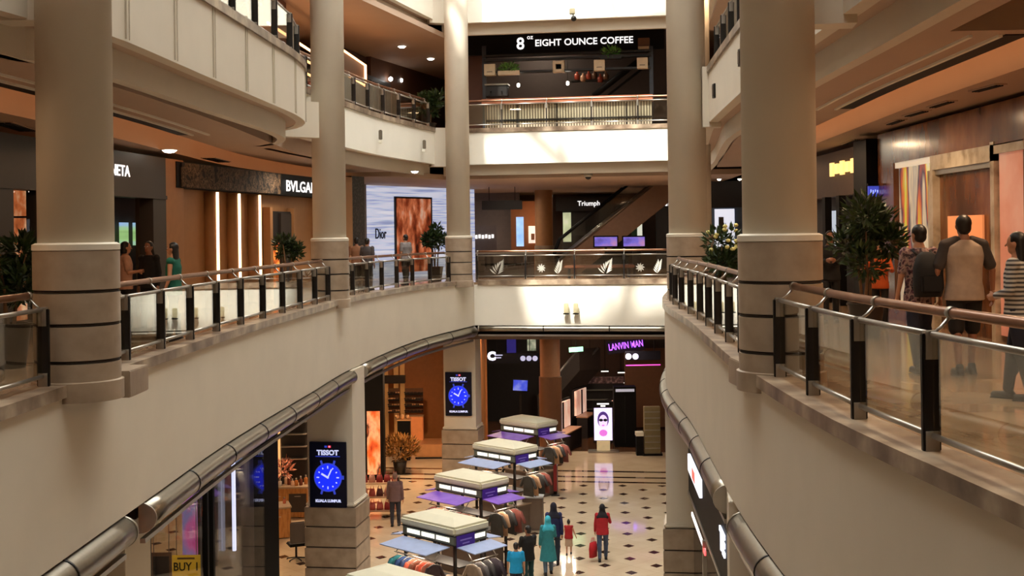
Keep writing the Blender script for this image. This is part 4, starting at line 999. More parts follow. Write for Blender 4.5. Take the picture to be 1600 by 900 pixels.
# dark fashion front at lower left
A, B = (-6.9, 17.4), (-5.75, 28.3)
d = (Vector(B)-Vector(A)).normalized(); n = Vector((-d.y, d.x))
t = thing('storefront', 'dark glass shop with pink display at lower left below the steel trim', 'shop front', (*hit(300, A, B), GZ))
MB().wallbox(A, B, -2.9, -2.02, .25).build('header', DEEP, t)
w = MB().wallbox(A, B, GZ+.1, -2.9, .03, .1).build('shop_window', SGLASS, t)
MB().wallbox(A, B, GZ, GZ+.1, .25).build('sill', DMETAL, t)
MB().wallbox(Vector(A)+n*3, Vector(B)+n*3, GZ, -2.02, .2).build('back_wall', DEEP, t)
MB().wallbox(Vector(A)+n*.2, Vector(B)+n*.2, GZ+.02, GZ+.25, 2.7).build('darkening_slab', DEEP, t)  # added dark slab, put in to make the shop's inside floor dark
for px in (232, 322, 331): MB().wallbox(hit(px, A, B), hit(px+2.5, A, B), GZ+.1, -2.9, .12, .05).build('mullion', BLACK, t)
a, b = at(286, 880, 27), at(324, 720, 27)
MB().box(((a.x+b.x)/2, 27, (a.z+b.z)/2), (b.x-a.x, .05, b.z-a.z)).build('display_panel', pattern('pink_display', [S(24, 10, 26), S(196, 40, 120), S(226, 110, 170), S(150, 140, 190), S(214, 60, 130)], scale=(1, 1, .5), nscale=1.6, es=.55), t)
a, b = hit(357.5, A, B), hit(359.5, A, B)
MB().wallbox(a, b, -5.0, -3.05, .06, -.05).build('light_strip', glow('cool_strip', (.7, .74, 1), 1.2), t)
a, b = hit(336, A, B), hit(420, A, B)
MB().wallbox(Vector(a)+n*.4, Vector(b)+n*.4, GZ+.6, -3.0, .05).build('dim_display', pattern('dim_display', [S(20, 18, 20), S(60, 54, 54), S(92, 82, 80)], scale=(1, 1, .6), nscale=1.6), t)
YEL = mat('yellow_card', S(214, 166, 40), .5, emit=S(214, 166, 40), es=.35)
t = thing('sale_sign', 'yellow BUY 1 sign at lower left in front of dark shop window', 'sign', (*hit(292, A, B), -4.6))
def faceboard(par, nm, x0, x1, y0, y1, Y, m, th=.03):
    a, b = at(x0, y1, Y), at(x1, y0, Y); return MB().box(((a.x+b.x)/2, Y, (a.z+b.z)/2), (b.x-a.x, th, b.z-a.z)).build(nm, m, par)
YS = 24.6
faceboard(t, 'card', 270, 313, 867, 945, YS, YEL)
write('BUY 1', .235, at(291, 886, YS-.03), (1, 0, 0), BLACK, t, 'lettering', .01, .004, .85)
faceboard(t, 'text_line', 277, 304, 871, 874, YS-.025, mat('brown_ink', S(110, 70, 20), .6), .01)
for px in (276, 307): c = at(px, 867, YS); MB().tube([c, (c.x, c.y, -2.6)], .008, 6).build('hanging_wire', SILVER, t)
t = thing('notice_frame', 'dark framed notice left of the yellow sign at lower left', 'sign', tuple(at(252, 890, YS)))
faceboard(t, 'frame', 236, 268, 863, 945, YS, mat('frame_brown', S(120, 84, 62), .5)); faceboard(t, 'panel', 240, 264, 869, 940, YS-.02, DEEP, .02)
for px in (240, 264): c = at(px, 863, YS); MB().tube([c, (c.x, c.y, -2.6)], .008, 6).build('hanging_wire', SILVER, t)
t = thing('alarm_beacon', 'glowing red round lamp in the dark shop at lower left', 'lamp', (*hit(238, A, B), -4))
q = Vector(hit(236, A, B))+n*.25; zq = zat(236, 812, q.y)
MB().ell((q.x, q.y, zq), (.09, .09, .09)).build('lens', glow('red_lens', S(226, 90, 60), .9), t); MB().box((q.x, q.y, zq+.16), (.1, .1, .12)).build('socket', BLACK, t)
MB().box((q.x, q.y, zq-.18), (.03, .03, .2)).build('pendant', SILVER, t)
t = thing('shop_pillar', 'tall black pillar between dark shop and perfume counter at lower left', 'pillar', (-6.1, 28.9, GZ))
MB().wallbox((-6.2, 28.35), (-5.72, 29.4), GZ, -2.02, .5).build('shaft', BLACK, t, bevel=.01); MB().wallbox((-6.22, 28.3), (-5.68, 29.45), GZ, GZ+.2, .56).build('base', DMETAL, t)
# perfume shop behind it
struct(MB().wallbox((-9.5, 44), (-5.6, 46.0), GZ, -2.02, .3).build('wall_perfume', mat('perfume_wall', S(96, 66, 46), .6)))
t = thing('display_shelf', 'dark tall shelf behind the perfume counter beside watch poster', 'shelf', (*at(458, 740, 41)[:2], GZ))
a, b = at(440, 745, 41.5), at(480, 650, 41.5)
MB().box(((a.x+b.x)/2, 41.7, (GZ-2.2)/2), (b.x-a.x, .3, -2.2-GZ)).build('body', DEEP, t)
for k in range(6): MB().box(((a.x+b.x)/2, 41.45, -5.9+k*.42), (b.x-a.x-.04, .3, .03)).build('board', SILVER, t)
t = thing('backlit_board', 'white and amber lit panel behind the perfume counter', 'panel', tuple(at(426, 700, 41.4)))
a, b = at(418, 745, 41.4), at(427, 640, 41.4); MB().box(((a.x+b.x)/2, 41.4, (a.z+b.z)/2), (b.x-a.x, .1, b.z-a.z)).build('white_panel', glow('cool_panel', S(220, 214, 226), 1.0), t)
a, b = at(427, 745, 41.4), at(437, 640, 41.4); MB().box(((a.x+b.x)/2, 41.4, (a.z+b.z)/2), (b.x-a.x, .1, b.z-a.z)).build('amber_panel', glow('amber_panel', S(240, 190, 120), 1.1), t)
def counter(px, py, w, dp, h, lab, m, rz=0, dr=2):
    c = gp(px, py); o = thing('shop_counter', lab, 'counter', (c.x, c.y, GZ), rz, 'wooden shop counters')
    MB().box((0, 0, h/2), (w, dp, h-.06)).build('body', m, o, local=True, bevel=.01); MB().box((0, 0, h), (w+.06, dp+.06, .05)).build('top', mat('counter_top', S(170, 150, 126), .3), o, local=True, bevel=.01)
    for k in range(dr):
        x = -w/2+(k+.5)*w/dr; f = MB().box((x, -dp/2-.01, h*.5), (w/dr-.08, .02, h*.6)).build('door', DARKW if k % 2 else m, o, local=True); MB().box((x, -dp/2-.03, h*.72), (.2, .02, .02)).build('handle', SILVER, f, local=True)
    return o, c
o, c1 = counter(453, 806, 1.3, .7, 1.0, 'wooden counter with perfume bottles on top beside the watch poster pillar', OAK)
o, c2 = counter(432, 838, .8, .8, .95, 'wooden counter nearer the black pillar at lower left', OAK, .3, 1)
rnd = random.Random(11)
def bottle(c, col, lab, grp, h=.16, r=.04):
    o = thing('perfume_bottle', lab, 'bottle', c, rnd.uniform(0, 1), grp)
    MB().lathe([(r*.9, 0), (r, .01), (r, h*.65), (r*.4, h*.75)], (0, 0, 0), 12).build('body', mat('bottle_tint', col, .15), o, local=True); MB().lathe([(r*.45, h*.75), (r*.45, h)], (0, 0, 0), 10).build('cap', SILVER, o, local=True)
for k in range(9): bottle((c1.x-.55+k*.135, c1.y+rnd.uniform(-.2, .2), GZ+1.03), rnd.choice([S(220, 180, 150), S(120, 60, 40), S(230, 220, 210), S(190, 120, 60)]), 'perfume bottle on the wooden counter beside watch poster pillar', 'bottles on the far wooden counter', rnd.uniform(.2, .36), .06)
for k in range(4): bottle((c2.x-.28+k*.17, c2.y+rnd.uniform(-.2, .2), GZ+.98), rnd.choice([S(230, 200, 180), S(200, 110, 80)]), 'bottle on the wooden counter nearer the black pillar', 'bottles on the near wooden counter', .2, .05)
t = thing('flower_arrangement', 'pink and dark red flower bunch standing on the perfume counter', 'plant', (c1.x-.25, c1.y+.2, GZ+1.03)); c = Vector((0, 0, 0))
MB().lathe([(.08, 0), (.1, .12), (.07, .25)], (0, 0, 0), 14).build('vase', DMETAL, t, local=True); leafclump((0, 0, .5), .32, 180, .16, None, 9, .3).build('flowers', pattern('pink_flowers', [S(90, 20, 24), S(226, 150, 120), S(240, 200, 180)], nscale=9), t, local=True)
c = gp(463, 876); t = thing('office_chair', 'grey office chair behind the watch poster pillar base at lower left', 'chair', (c.x, c.y, GZ), .4)
GREYF = mat('grey_fabric', S(92, 86, 84), .8)
MB().box((0, 0, .48), (.48, .46, .08)).build('seat', BLACK, t, local=True, bevel=.03); MB().box((0, -.22, .85), (.44, .07, .6)).build('backrest', GREYF, t, local=True, bevel=.03); MB().tube([(0, 0, .1), (0, 0, .45)], .03, 10).build('gas_lift', DMETAL, t, local=True)
for k in range(5):
    a = 2*PI*k/5; MB().tube([(0, 0, .1), (.27*math.cos(a), .27*math.sin(a), .06), (.28*math.cos(a), .28*math.sin(a), .025)], .02, 8).build('leg', DMETAL, t, local=True)
# orange lit shop
t = thing('shop_pillar', 'black pillar with glowing orange poster left of the orange lit shop', 'pillar', (-5.2, 46, GZ))
a, b = at(566, 745, 45.6), at(598, 600, 45.6)
MB().box(((a.x+b.x)/2, 46.0, (GZ-2.02)/2), (b.x-a.x, .6, -2.02-GZ)).build('shaft', BLACK, t, bevel=.01)
a, b = at(574, 742, 45.6), at(593, 643, 45.6)
MB().box(((a.x+b.x)/2, 45.68, (a.z+b.z)/2), (b.x-a.x, .05, b.z-a.z)).build('lit_poster', pattern('fire_poster', [S(170, 40, 12), S(240, 110, 50), S(255, 170, 120), S(60, 24, 16), S(240, 120, 60)], scale=(1, 1, .5), nscale=2, es=1.0), t)
OWALL = mat('orange_shop_wall', S(186, 120, 66), .45)
struct(MB().wallbox((-6.0, 54), (-1.2, 54.6), GZ, -2.02, .3).build('wall_orange_shop', OWALL))
struct(MB().wallbox((-1.3, 47.5), (-1.2, 54.6), GZ, -2.02, .2, .1).build('wall_orange_side', OWALL))
t = thing('display_wall', 'glowing amber wall panel with two uprights in the orange lit shop', 'panel', tuple(at(612, 650, 53.5)))
for px in (600, 616, 626):
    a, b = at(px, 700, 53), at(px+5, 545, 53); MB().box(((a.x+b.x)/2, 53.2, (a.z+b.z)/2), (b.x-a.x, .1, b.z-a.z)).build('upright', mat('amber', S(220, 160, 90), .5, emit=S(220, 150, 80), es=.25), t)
a, b = at(596, 600, 52.5), at(632, 588, 52.5); MB().box(((a.x+b.x)/2, 52.8, (a.z+b.z)/2), (b.x-a.x, .4, b.z-a.z)).build('dark_canopy', DARKW, t)
MASK = mat('mask_dark', S(48, 30, 22), .4); MASKL = mat('mask_light', S(222, 170, 120), .4)
rnd = random.Random(5)
for bx0, bx1, lab in ((606, 623, 'left'), (632, 660, 'right')):
    a, b = at(bx0, 646, 52), at(bx1, 608, 52); o = thing('wall_rack', lab+' open wall rack of sunglasses in the orange lit shop', 'shelf', tuple((a+b)/2), 0, 'racks in the orange lit shop')
    for k in range(4): MB().box(((a.x+b.x)/2, 52.2, a.z+.02+k*(b.z-a.z)/4), (b.x-a.x, .25, .03)).build('board', DMETAL, o)
    MB().box(((a.x+b.x)/2, 52.35, (a.z+b.z)/2), (b.x-a.x, .04, b.z-a.z)).build('back_panel', mat('rack_back', S(120, 76, 44), .5), o)
    nx = 3 if lab == 'left' else 5
    for k in range(4):
        for j in range(nx):
            x = a.x+(j+.5)*(b.x-a.x)/nx; z = a.z+.10+k*(b.z-a.z)/4
            mm = rnd.choice([MASK, MASK, MASKL])
            g = MB()
            for s_ in (-.055, .055): g.ell((x+s_, 52.12, z), (.045, .012, .035), 10, 6)
            g.tube([(x-.02, 52.11, z+.015), (x+.02, 52.11, z+.015)], .006, 5)
            for s_ in (-.1, .1): g.tube([(x+s_, 52.12, z+.01), (x+s_*.95, 52.22, z)], .006, 5)
            tag(g.build('sunglasses', mm), 'pair of sunglasses on the %s rack in the orange lit shop' % lab, 'glasses', 'sunglasses on the %s rack' % lab)
def plinth(px0, px1, y0, y1, Y, m, lab, name='display_plinth'):
    a, b = at(px0, y1, Y), at(px1, y0, Y); o = thing(name, lab, 'stand', ((a.x+b.x)/2, Y, GZ))
    MB().box(((a.x+b.x)/2, Y, (GZ+b.z)/2), (b.x-a.x, .5, b.z-GZ)).build('body', m, o, bevel=.01); MB().box(((a.x+b.x)/2, Y, b.z+.015), (b.x-a.x+.06, .56, .03)).build('top', MASKL, o); return o, b.z
plinth(622, 641, 656, 690, 50, BLACK, 'black plinth with pale objects on top in the orange lit shop')
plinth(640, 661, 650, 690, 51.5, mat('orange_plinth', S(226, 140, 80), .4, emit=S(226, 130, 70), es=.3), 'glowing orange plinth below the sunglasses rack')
a = at(628, 650, 50)
for k in range(3):
    o = MB().ell((a.x-.2+k*.22, 50, at(630, 656, 50).z+.13), (.09, .07, .1), 12, 8).build('hat', MASKL); tag(o, 'pale rounded hat on the black plinth in orange lit shop', 'hat', 'hats on the black plinth')
t = thing('display_bench', 'low pale stepped platform inside the orange lit shop', 'platform', (-2.6, 50.5, GZ))
MB().box((-2.9, 51, GZ+.28), (2.4, 1.6, .56)).build('platform', mat('platform_pale', S(206, 150, 100), .3), t, bevel=.02); MB().box((-2.9, 50.1, GZ+.03), (2.4, .1, .06)).build('kick', DMETAL, t)
# red rack by the orange shop and the bushy dry plant
c = gp(588, 806); t = thing('display_rack', 'low rack of red and pink bags beside the grey hooded man', 'rack', (c.x, c.y, GZ))
for x in (-.75, .75): MB().box((x, 0, .65), (.04, .5, 1.3)).build('side_frame', DMETAL, t, local=True)
for z in (.2, .65, 1.1): MB().box((0, 0, z), (1.5, .5, .04)).build('board', mat('rack_pale', S(200, 160, 130), .5), t, local=True)
rnd = random.Random(8)
for z in (.22, .67, 1.12):
    for k in range(6):
        o = thing('shoulder_bag', 'red, pink or brown bag on the %s board of the low bag rack' % {.22: 'lowest', .67: 'middle', 1.12: 'top'}[z], 'bag', (c.x-.62+k*.25, c.y-.05, GZ+z), rnd.uniform(-.3, .3), 'bags on the %s board of the low rack' % {.22: 'lowest', .67: 'middle', 1.12: 'top'}[z])
        bm0 = mat('bag_colour', rnd.choice([S(150, 40, 40), S(190, 90, 80), S(96, 44, 40), S(210, 150, 130)]), .5)
        MB().loft([(0, 0, 0, .11, .07), (0, 0, .12, .11, .06), (0, 0, .24, .08, .02)], 12, 3).build('body', bm0, o, local=True); MB().tube([(-.06, 0, .22), (-.04, 0, .33), (.04, 0, .33), (.06, 0, .22)], .01, 6).build('handle', bm0, o, local=True)
c = at(625, 735, 47); t = thing('dry_plant', 'dry golden bushy plant in a pot inside the orange lit shop', 'plant', (c.x, 47, GZ))
MB().lathe([(.2, 0), (.28, .5), (.25, .5)], (0, 0, 0), 18).build('pot', POT, t, local=True); MB().tube([(0, 0, .45), (0, .02, .9)], .03, 6).build('stem', BARK, t, local=True)
leafclump((0, 0, 1.0), .6, 500, .2, None, 12, .5, (1.2, .8, .8)).build('foliage', pattern('gold_leaf', [S(70, 44, 20), S(150, 104, 50), S(190, 140, 70)], nscale=8), t, local=True)
# watch posters on the square pillars
BLUW = glow('watch_blue', S(20, 40, 235), 1.5); NAVY = mat('poster_navy', S(8, 9, 24), .3, emit=S(8, 9, 24), es=.3); WHT = glow('poster_white', S(205, 212, 255), 1.0); RED = glow('poster_red', S(230, 40, 60), 1.2); GRY = glow('poster_grey', S(50, 66, 190), 1.0)
def poster(cen, w, x0, x1, y0, y1, lab):
    p = cen-E2*(w/2+.045); Y = p.y
    a, b = at(x0, y1, Y), at(x1, y0, Y); c = Vector(((a.x+b.x)/2, Y, (a.z+b.z)/2)); c.y = p.y+(c.x-p.x)*math.tan(YAW); W_, H_ = b.x-a.x, b.z-a.z
    o = thing('watch_poster', lab, 'sign', tuple(c), YAW, 'lit watch posters')
    MB().box((0, 0, 0), (W_, .07, H_)).build('panel', NAVY, o, local=True, bevel=.01)
    y = -.036; k = W_
    def disc(r, x, z, m, nm, par, th=.006, yy=0):
        return MB().extr([(r*math.cos(2*PI*i/40), r*math.sin(2*PI*i/40)) for i in range(40)], (x, y-yy, z), (1, 0, 0), (0, 0, 1), th).build(nm, m, par, local=True)
    zc = -H_*.04
    for sgn_ in (1, -1):
        for sx in (1, -1): MB().box((sx*.17*k, y-.004, zc+sgn_*.385*k), (.055*k, .006, .12*k), 0, 0, sx*sgn_*.3).build('strap_lug', GRY, o, local=True)
    MB().box((.40*k, y-.004, zc), (.07*k, .006, .1*k)).build('crown', GRY, o, local=True)
    disc(.38*k, 0, zc, GRY, 'bezel', o); dl = disc(.345*k, 0, zc, BLUW, 'dial', o, .006, .007)
    for i in range(12):
        an = PI*i/6; MB().box((.27*k*math.sin(an), y-.017, zc+.27*k*math.cos(an)), (.03*k, .005, (.07 if i % 3 == 0 else .04)*k), 0, 0, an).build('hour_mark', WHT, dl, local=True)
    for an, L, w_ in ((.45, .24, .035), (-1.05, .2, .05)): MB().box((L*.5*k*math.sin(an), y-.02, zc+L*.5*k*math.cos(an)), (w_*k, .004, L*k), 0, 0, an).build('hand', WHT, dl, local=True)
    disc(.03*k, 0, zc, WHT, 'hub', dl, .004, .02)
    def wr(s, sz, z, m, nm, b=.0, sx=1):
        mb = text_mb(s, sz, .008, b); mb.tr(Matrix.Diagonal((sx, 1, 1, 1))); mb.tr(frame_m((0, y-.006, z), (1, 0, 0))); mb.build(nm, m, o, local=True)
    wr('TISSOT', .18*k, H_*.335, WHT, 'lettering', .008, 1.02); MB().box((0, y-.004, H_*.28), (.66*k, .006, .018*k)).build('text_line', GRY, o, local=True)
    wr('KUALA LUMPUR', .095*k, -H_*.4, WHT, 'lettering', .005, 1.0)
    MB().box((-.05*k, y-.004, H_*.43), (.07*k, .006, .05*k)).build('emblem', GRY, o, local=True); MB().box((.05*k, y-.004, H_*.43), (.08*k, .006, .06*k)).build('red_emblem', RED, o, local=True)
    MB().box((.05*k, y-.008, H_*.43), (.045*k, .004, .014*k)).build('cross', WHT, o, local=True); MB().box((.05*k, y-.008, H_*.43), (.014*k, .004, .045*k)).build('cross', WHT, o, local=True)
poster(PA, 1.2, 484, 542, 690, 793, 'nearer blue watch poster on the square pillar at lower left')
poster(PBk, 1.15, 696, 737, 581, 650, 'farther blue watch poster on the square pillar behind the market stalls')
# ground hall at the far end
t = thing('hall_column', 'brown round column in the dark ground hall behind the stalls', 'column', (1.45, 48.5, GZ))
MB().lathe([(.4, 3.5), (.4, 5.45)], (1.45, 48.5, GZ), 32).build('shaft', mat('column_brown', S(150, 108, 78), .5), t, weld=False); MB().lathe([(.45, 0), (.45, 3.5), (.4, 3.52)], (1.45, 48.5, GZ), 32).build('stone_base', mat('column_base', S(104, 70, 48), .4), t, weld=False)
def gsign(name, lab, x0, x1, y0, y1, Y, m): return hang(name, lab, x0, x1, y0, y1, Y, m, (), -2.0)
WG = glow('soft_letter', (.6, .6, .85), 1.0)
o = gsign('hanging_sign', 'dark direction board with round C emblem in the ground hall', 762, 842, 551, 568, 46, BLU)
a = at(768, 557, 45.94); 
write('C', .42, a, (1, 0, 0), glow('c_white', (.85, .85, 1), 1.6), o, 'emblem', .01, .03)
for k in range(3):
    a = at(817+k*9.5, 560, 45.94); MB().extr([(.1*math.cos(i*PI/10), .1*math.sin(i*PI/10)) for i in range(20)], a, (1, 0, 0), (0, 0, 1), .01).build('pictogram', WG, o)
for k in range(2): a = at(779, 555+k*4, 45.94); MB().box(a, (.3-.1*k, .01, .04)).build('text_line', WG, o)
o = gsign('hanging_sign', 'dark direction board with two round marks at right of ground hall', 977, 1032, 548, 563, 47.5, BLU)
for px in (982, 993):
    a = at(px, 557, 47.44); MB().extr([(.12*math.cos(i*PI/10), .12*math.sin(i*PI/10)) for i in range(20)], a, (1, 0, 0), (0, 0, 1), .01).build('pictogram', WG, o)
a = at(1005, 570, 47.6); 
t = thing('neon_strip', 'thin magenta neon line at right of the ground hall', 'lamp', tuple(a)); p, q = at(978, 571, 49), at(1032, 570, 49)
MB().tube([p, q], .025, 6).build('tube', glow('magenta', (1, .1, .6), 1.5), t); MB().box((p+q)/2+Vector((0, .08, 0)), ((q-p).length, .06, .08)).build('mount', DEEP, t)
t = thing('neon_sign', 'slanting purple neon lettering in the ground hall', 'sign', tuple(at(978, 540, 55))); c = at(978, 540, 55)
PUR = glow('purple_neon', (.45, .12, 1.0), 2.6)
write('LANVIN MAN', .42, c, (1, 0, .12), PUR, t, 'lettering', .03, .004, .62, up=(-.12, 0, 1)); MB().box(c+Vector((0, .12, -.02)), (1.7, .06, .6), 0, 0, -.12).build('panel', DEEP, t)
t = thing('exit_sign', 'green lit exit sign in the dark ground hall', 'sign', tuple(at(900, 546, 53))); c = at(900, 546, 53)
MB().box(c, (.62, .08, .2), 0, 0, -.06).build('body', glow('exit_green', (.22, .75, .45), .9), t); MB().tube([c+Vector((0, 0, .1)), (c.x, c.y, -2.02)], .015, 6).build('rod', DMETAL, t)
t = thing('escalator', 'dark escalator in the ground hall behind the brown column', 'escalator', tuple(at(880, 570, 56)))
p, q = at(840, 620, 56), at(905, 545, 56)
for k in (0, .9): MB().tube([p+Vector((k, .4*k, 0)), q+Vector((k, .4*k, 0))], .05, 8).build('handrail', SILVER, t)
MB().hexa([p+Vector((0, 0, -1)), p+Vector((1, .5, -1)), q+Vector((1, .5, -1)), q+Vector((0, 0, -1)), p, p+Vector((1, .5, 0)), q+Vector((1, .5, 0)), q]).build('side_panel', DARKW, t)
for k, (px, py, Y) in enumerate([(893, 583, 58), (922, 580, 58), (945, 580, 57), (971, 582, 57), (946, 596, 60), (970, 598, 60)]):
    c = at(px, py, Y); o = thing('linear_lamp', 'short white lamp bar hanging in the dark ground hall', 'lamp', tuple(c), 0, 'lamp bars of the ground hall')
    MB().box(c, (.34, .12, .05)).build('diffuser', glow('lamp_white', (1, .95, .88), 1.8), o); MB().box(c+Vector((0, 0, .05)), (.38, .14, .05)).build('housing', BLACK, o); MB().tube([c+Vector((0, 0, .07)), (c.x, c.y, -2.02)], .01, 5).build('cord', BLACK, o)
c = at(813, 602, 51); t = thing('display_screen', 'blue lit screen on a stand in the dark ground hall', 'screen', (c.x, c.y, GZ))
MB().box(c, (.66, .08, .5), 0, 0, .06).build('housing', BLACK, t, bevel=.01); MB().box(c+Vector((0, -.045, 0)), (.6, .01, .44), 0, 0, .06).build('screen', pattern('blue_screen', [S(30, 40, 150), S(60, 80, 220), S(150, 170, 240)], nscale=1.4, es=.9), t); MB().box((c.x, c.y+.03, (GZ+c.z)/2), (.1, .06, c.z-GZ)).build('pole', DMETAL, t)
# cosmetics displays
SAL = pattern('salmon_lit', [S(200, 140, 116), S(244, 196, 170), S(255, 222, 204)], scale=(1, 1, .6), nscale=1.5, es=.8)
for (x0, x1, y0, y1, Y, dY, lab) in ((867, 891, 626, 676, 51, 2.0, 'leftmost salmon lit cosmetics display near the farthest stall'), (901, 916, 604, 650, 54.5, 1.5, 'middle salmon lit cosmetics display in the ground hall'), (956, 968, 620, 668, 53, 1.2, 'salmon lit cosmetics display just right of the face totem')):
    a, b = at(x0, y1, Y), at(x1, y0+4, Y+dY); zt = at(x0, y0+8, Y).z; o = thing('cosmetics_display', lab, 'display', (a.x, a.y, GZ), 0, 'cosmetics displays')
    MB().wallbox((a.x, a.y), (b.x, b.y), a.z, zt, .1).build('lit_panel', SAL, o); MB().wallbox((a.x-.1, a.y-.1), (b.x+.1, b.y+.1), GZ, zt+.08, .12, .1).build('back_frame', BLACK, o)
    MB().wallbox((a.x, a.y), (b.x, b.y), GZ, a.z-.08, .5, -.5).build('cabinet', DEEP, o); MB().wallbox((a.x, a.y), (b.x, b.y), a.z-.08, a.z-.03, .55, -.52).build('top', mat('display_top', S(190, 140, 110), .3), o)
    m2 = ((a.x+b.x)/2, (a.y+b.y)/2); MB().wallbox((m2[0]-.03, m2[1]-.04), (m2[0]+.03, m2[1]+.04), a.z, zt, .04, -.04).build('divider', DMETAL, o)
c = gp(943, 706); t = thing('totem_display', 'white lit totem with purple face in sunglasses standing on the floor', 'display', (c.x, c.y, GZ), -.05)
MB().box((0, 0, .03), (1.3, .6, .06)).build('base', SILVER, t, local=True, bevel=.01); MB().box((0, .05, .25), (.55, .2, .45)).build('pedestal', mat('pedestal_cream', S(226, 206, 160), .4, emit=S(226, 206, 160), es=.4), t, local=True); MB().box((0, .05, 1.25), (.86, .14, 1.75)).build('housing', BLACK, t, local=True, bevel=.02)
s_ = MB().box((0, -.025, 1.17), (.76, .01, 1.36)).build('screen', glow('totem_white', S(224, 214, 255), 1.5), t, local=True)
PV = glow('face_violet', S(90, 60, 150), .6); PK = glow('face_pink', S(226, 120, 226), 1.0); DK = mat('face_dark', S(20, 14, 40), .4)
def blob(x, z, rx, rz, m, nm, off): MB().extr([(rx*math.cos(i*PI/14), rz*math.sin(i*PI/14)) for i in range(28)], (x, -.03-off, z), (1, 0, 0), (0, 0, 1), .004).build(nm, m, s_, local=True)
blob(0, 1.36, .24, .34, PV, 'portrait_hair', .0); blob(0, 1.28, .18, .28, glow('face_pale', S(226, 206, 250), 1.3), 'portrait_face', .005); blob(-.09, 1.34, .085, .06, DK, 'sunglass_lens', .01); blob(.09, 1.34, .085, .06, DK, 'sunglass_lens', .01); blob(0, 1.12, .06, .03, PK, 'portrait_lips', .01); blob(0, .8, .17, .14, PK, 'portrait_collar', .004)
for z, w_ in ((2.02, .5), (1.93, .2)): MB().box((0, -.025, z), (w_, .01, .06)).build('text_line', WLET, t, local=True)
c = gp(978, 700); t = thing('shop_cabinet', 'tall black shop cabinet right of the face totem', 'cabinet', (c.x, c.y, GZ))
MB().box((0, .4, 1.3), (.95, .6, 2.6)).build('body', BLACK, t, local=True, bevel=.01); MB().box((0, .1, 2.45), (.8, .02, .12)).build('lit_strip', glow('dim_white', (.6, .6, .7), .6), t, local=True); MB().box((0, .09, 1.2), (.02, .02, 2.0)).build('door_seam', DMETAL, t, local=True)
c = gp(1020, 712); t = thing('display_rack', 'narrow pale display rack of small goods at right of ground hall', 'rack', (c.x, c.y, GZ))
MB().box((0, .2, 1.0), (.66, .3, 2.0)).build('body', mat('rack_olive', S(150, 138, 104), .5), t, local=True)
for k in range(7): MB().box((0, .02, .3+k*.25), (.62, .1, .03)).build('board', SILVER, t, local=True)
MB().box((0, .2, .04), (.8, .5, .08)).build('base', BLACK, t, local=True)
c = gp(1002, 712); t = thing('shop_stand', 'small black stand with white top beside the pale display rack', 'stand', (c.x, c.y+.2, GZ)); MB().box((-.05, 0, .4), (.28, .4, .8)).build('body', BLACK, t, local=True); MB().box((-.05, 0, .88), (.32, .44, .15)).build('top', CREAMW, t, local=True)
t = thing('storefront', 'brown wood front at the right end of the ground hall', 'shop front', (6.2, 57, GZ))
MB().box((6.4, 57, -5), (2.4, .3, 4.9)).build('wall', mat('brown_front', S(120, 80, 56), .5), t); MB().box((6.4, 56.8, -3.4), (2.2, .1, .7)).build('sign_band', DARKW, t)
t = thing('storefront', 'dark ground hall front with dim blue panel above the farthest stall', 'shop front', tuple(at(790, 600, 60)))
a, b = at(757, 660, 60), at(842, 520, 60); MB().box(((a.x+b.x)/2, 60, (GZ-2.02)/2), (b.x-a.x, .3, -2.02-GZ)).build('wall', DEEP, t)
a, b = at(792, 552, 59.8), at(806, 522, 59.8); MB().box(((a.x+b.x)/2, 59.8, (a.z+b.z)/2), (b.x-a.x, .1, b.z-a.z)).build('blue_panel', glow('dim_blue', S(50, 44, 140), .6), t)
a, b = at(824, 548, 59.8), at(837, 520, 59.8); MB().box(((a.x+b.x)/2, 59.8, (a.z+b.z)/2), (b.x-a.x, .1, b.z-a.z)).build('lit_panel', pattern('green_white', [S(60, 70, 50), S(170, 180, 150), S(226, 226, 200)], nscale=3, es=.6), t)
t = thing('gondola', 'dark cosmetics gondola behind the face totem', 'shelf', (3.6, 57, GZ))
MB().box((3.2, 57.5, GZ+1.1), (3.9, .8, 2.2)).build('body', DEEP, t); MB().box((3.2, 57.05, GZ+2.3), (3.9, .1, .3)).build('sign_band', pattern('goods_dark', [S(30, 20, 20), S(90, 60, 56), S(160, 130, 120)], nscale=7, es=.2), t)
for k in range(4): MB().box((3.2, 57.0, GZ+.5+k*.45), (3.8, .2, .04)).build('board', SILVER, t)
# right-hand ground shop
A2, B2_ = (3.30, 17.2), (4.02, 28.2)
d2 = (Vector(B2_)-Vector(A2)).normalized(); n2 = Vector((d2.y, -d2.x))
t = thing('storefront', 'black shop front with white lettering under the right balcony', 'shop front', (3.6, 22, GZ))
def r2(name, x0, x1, z0, z1, m, off=0, th=.06, par=None):
    a, b = Vector(hit(x0, A2, B2_)), Vector(hit(x1, A2, B2_)); return MB().wallbox(a, b, z0, z1, th, off).build(name, m, par or t)
MB().wallbox(B2_, A2, -4.4, -2.02, .25).build('header', BLACK, t); MB().wallbox(B2_, A2, GZ, -4.4, .05, .1).build('shop_window', mat('dark_glass', S(12, 12, 13), .1), t)
MB().wallbox(B2_, A2, -4.42, -4.34, .3, -.02).build('header_trim', SILVER, t)
q = Vector(hit(1098, A2, B2_)); MB().wallbox((q.x, q.y), (q.x+d2.x*.1, q.y+d2.y*.1), GZ, -4.4, .08).build('mullion', SILVER, t)
r2('white_sign', 1092, 1074, -3.75, -3.38, glow('sign_white', (.9, .9, 1), 1.6)); r2('red_mark', 1085, 1081, -3.68, -3.46, glow('sign_red', (1, .15, .12), 1.5), .06, .01)
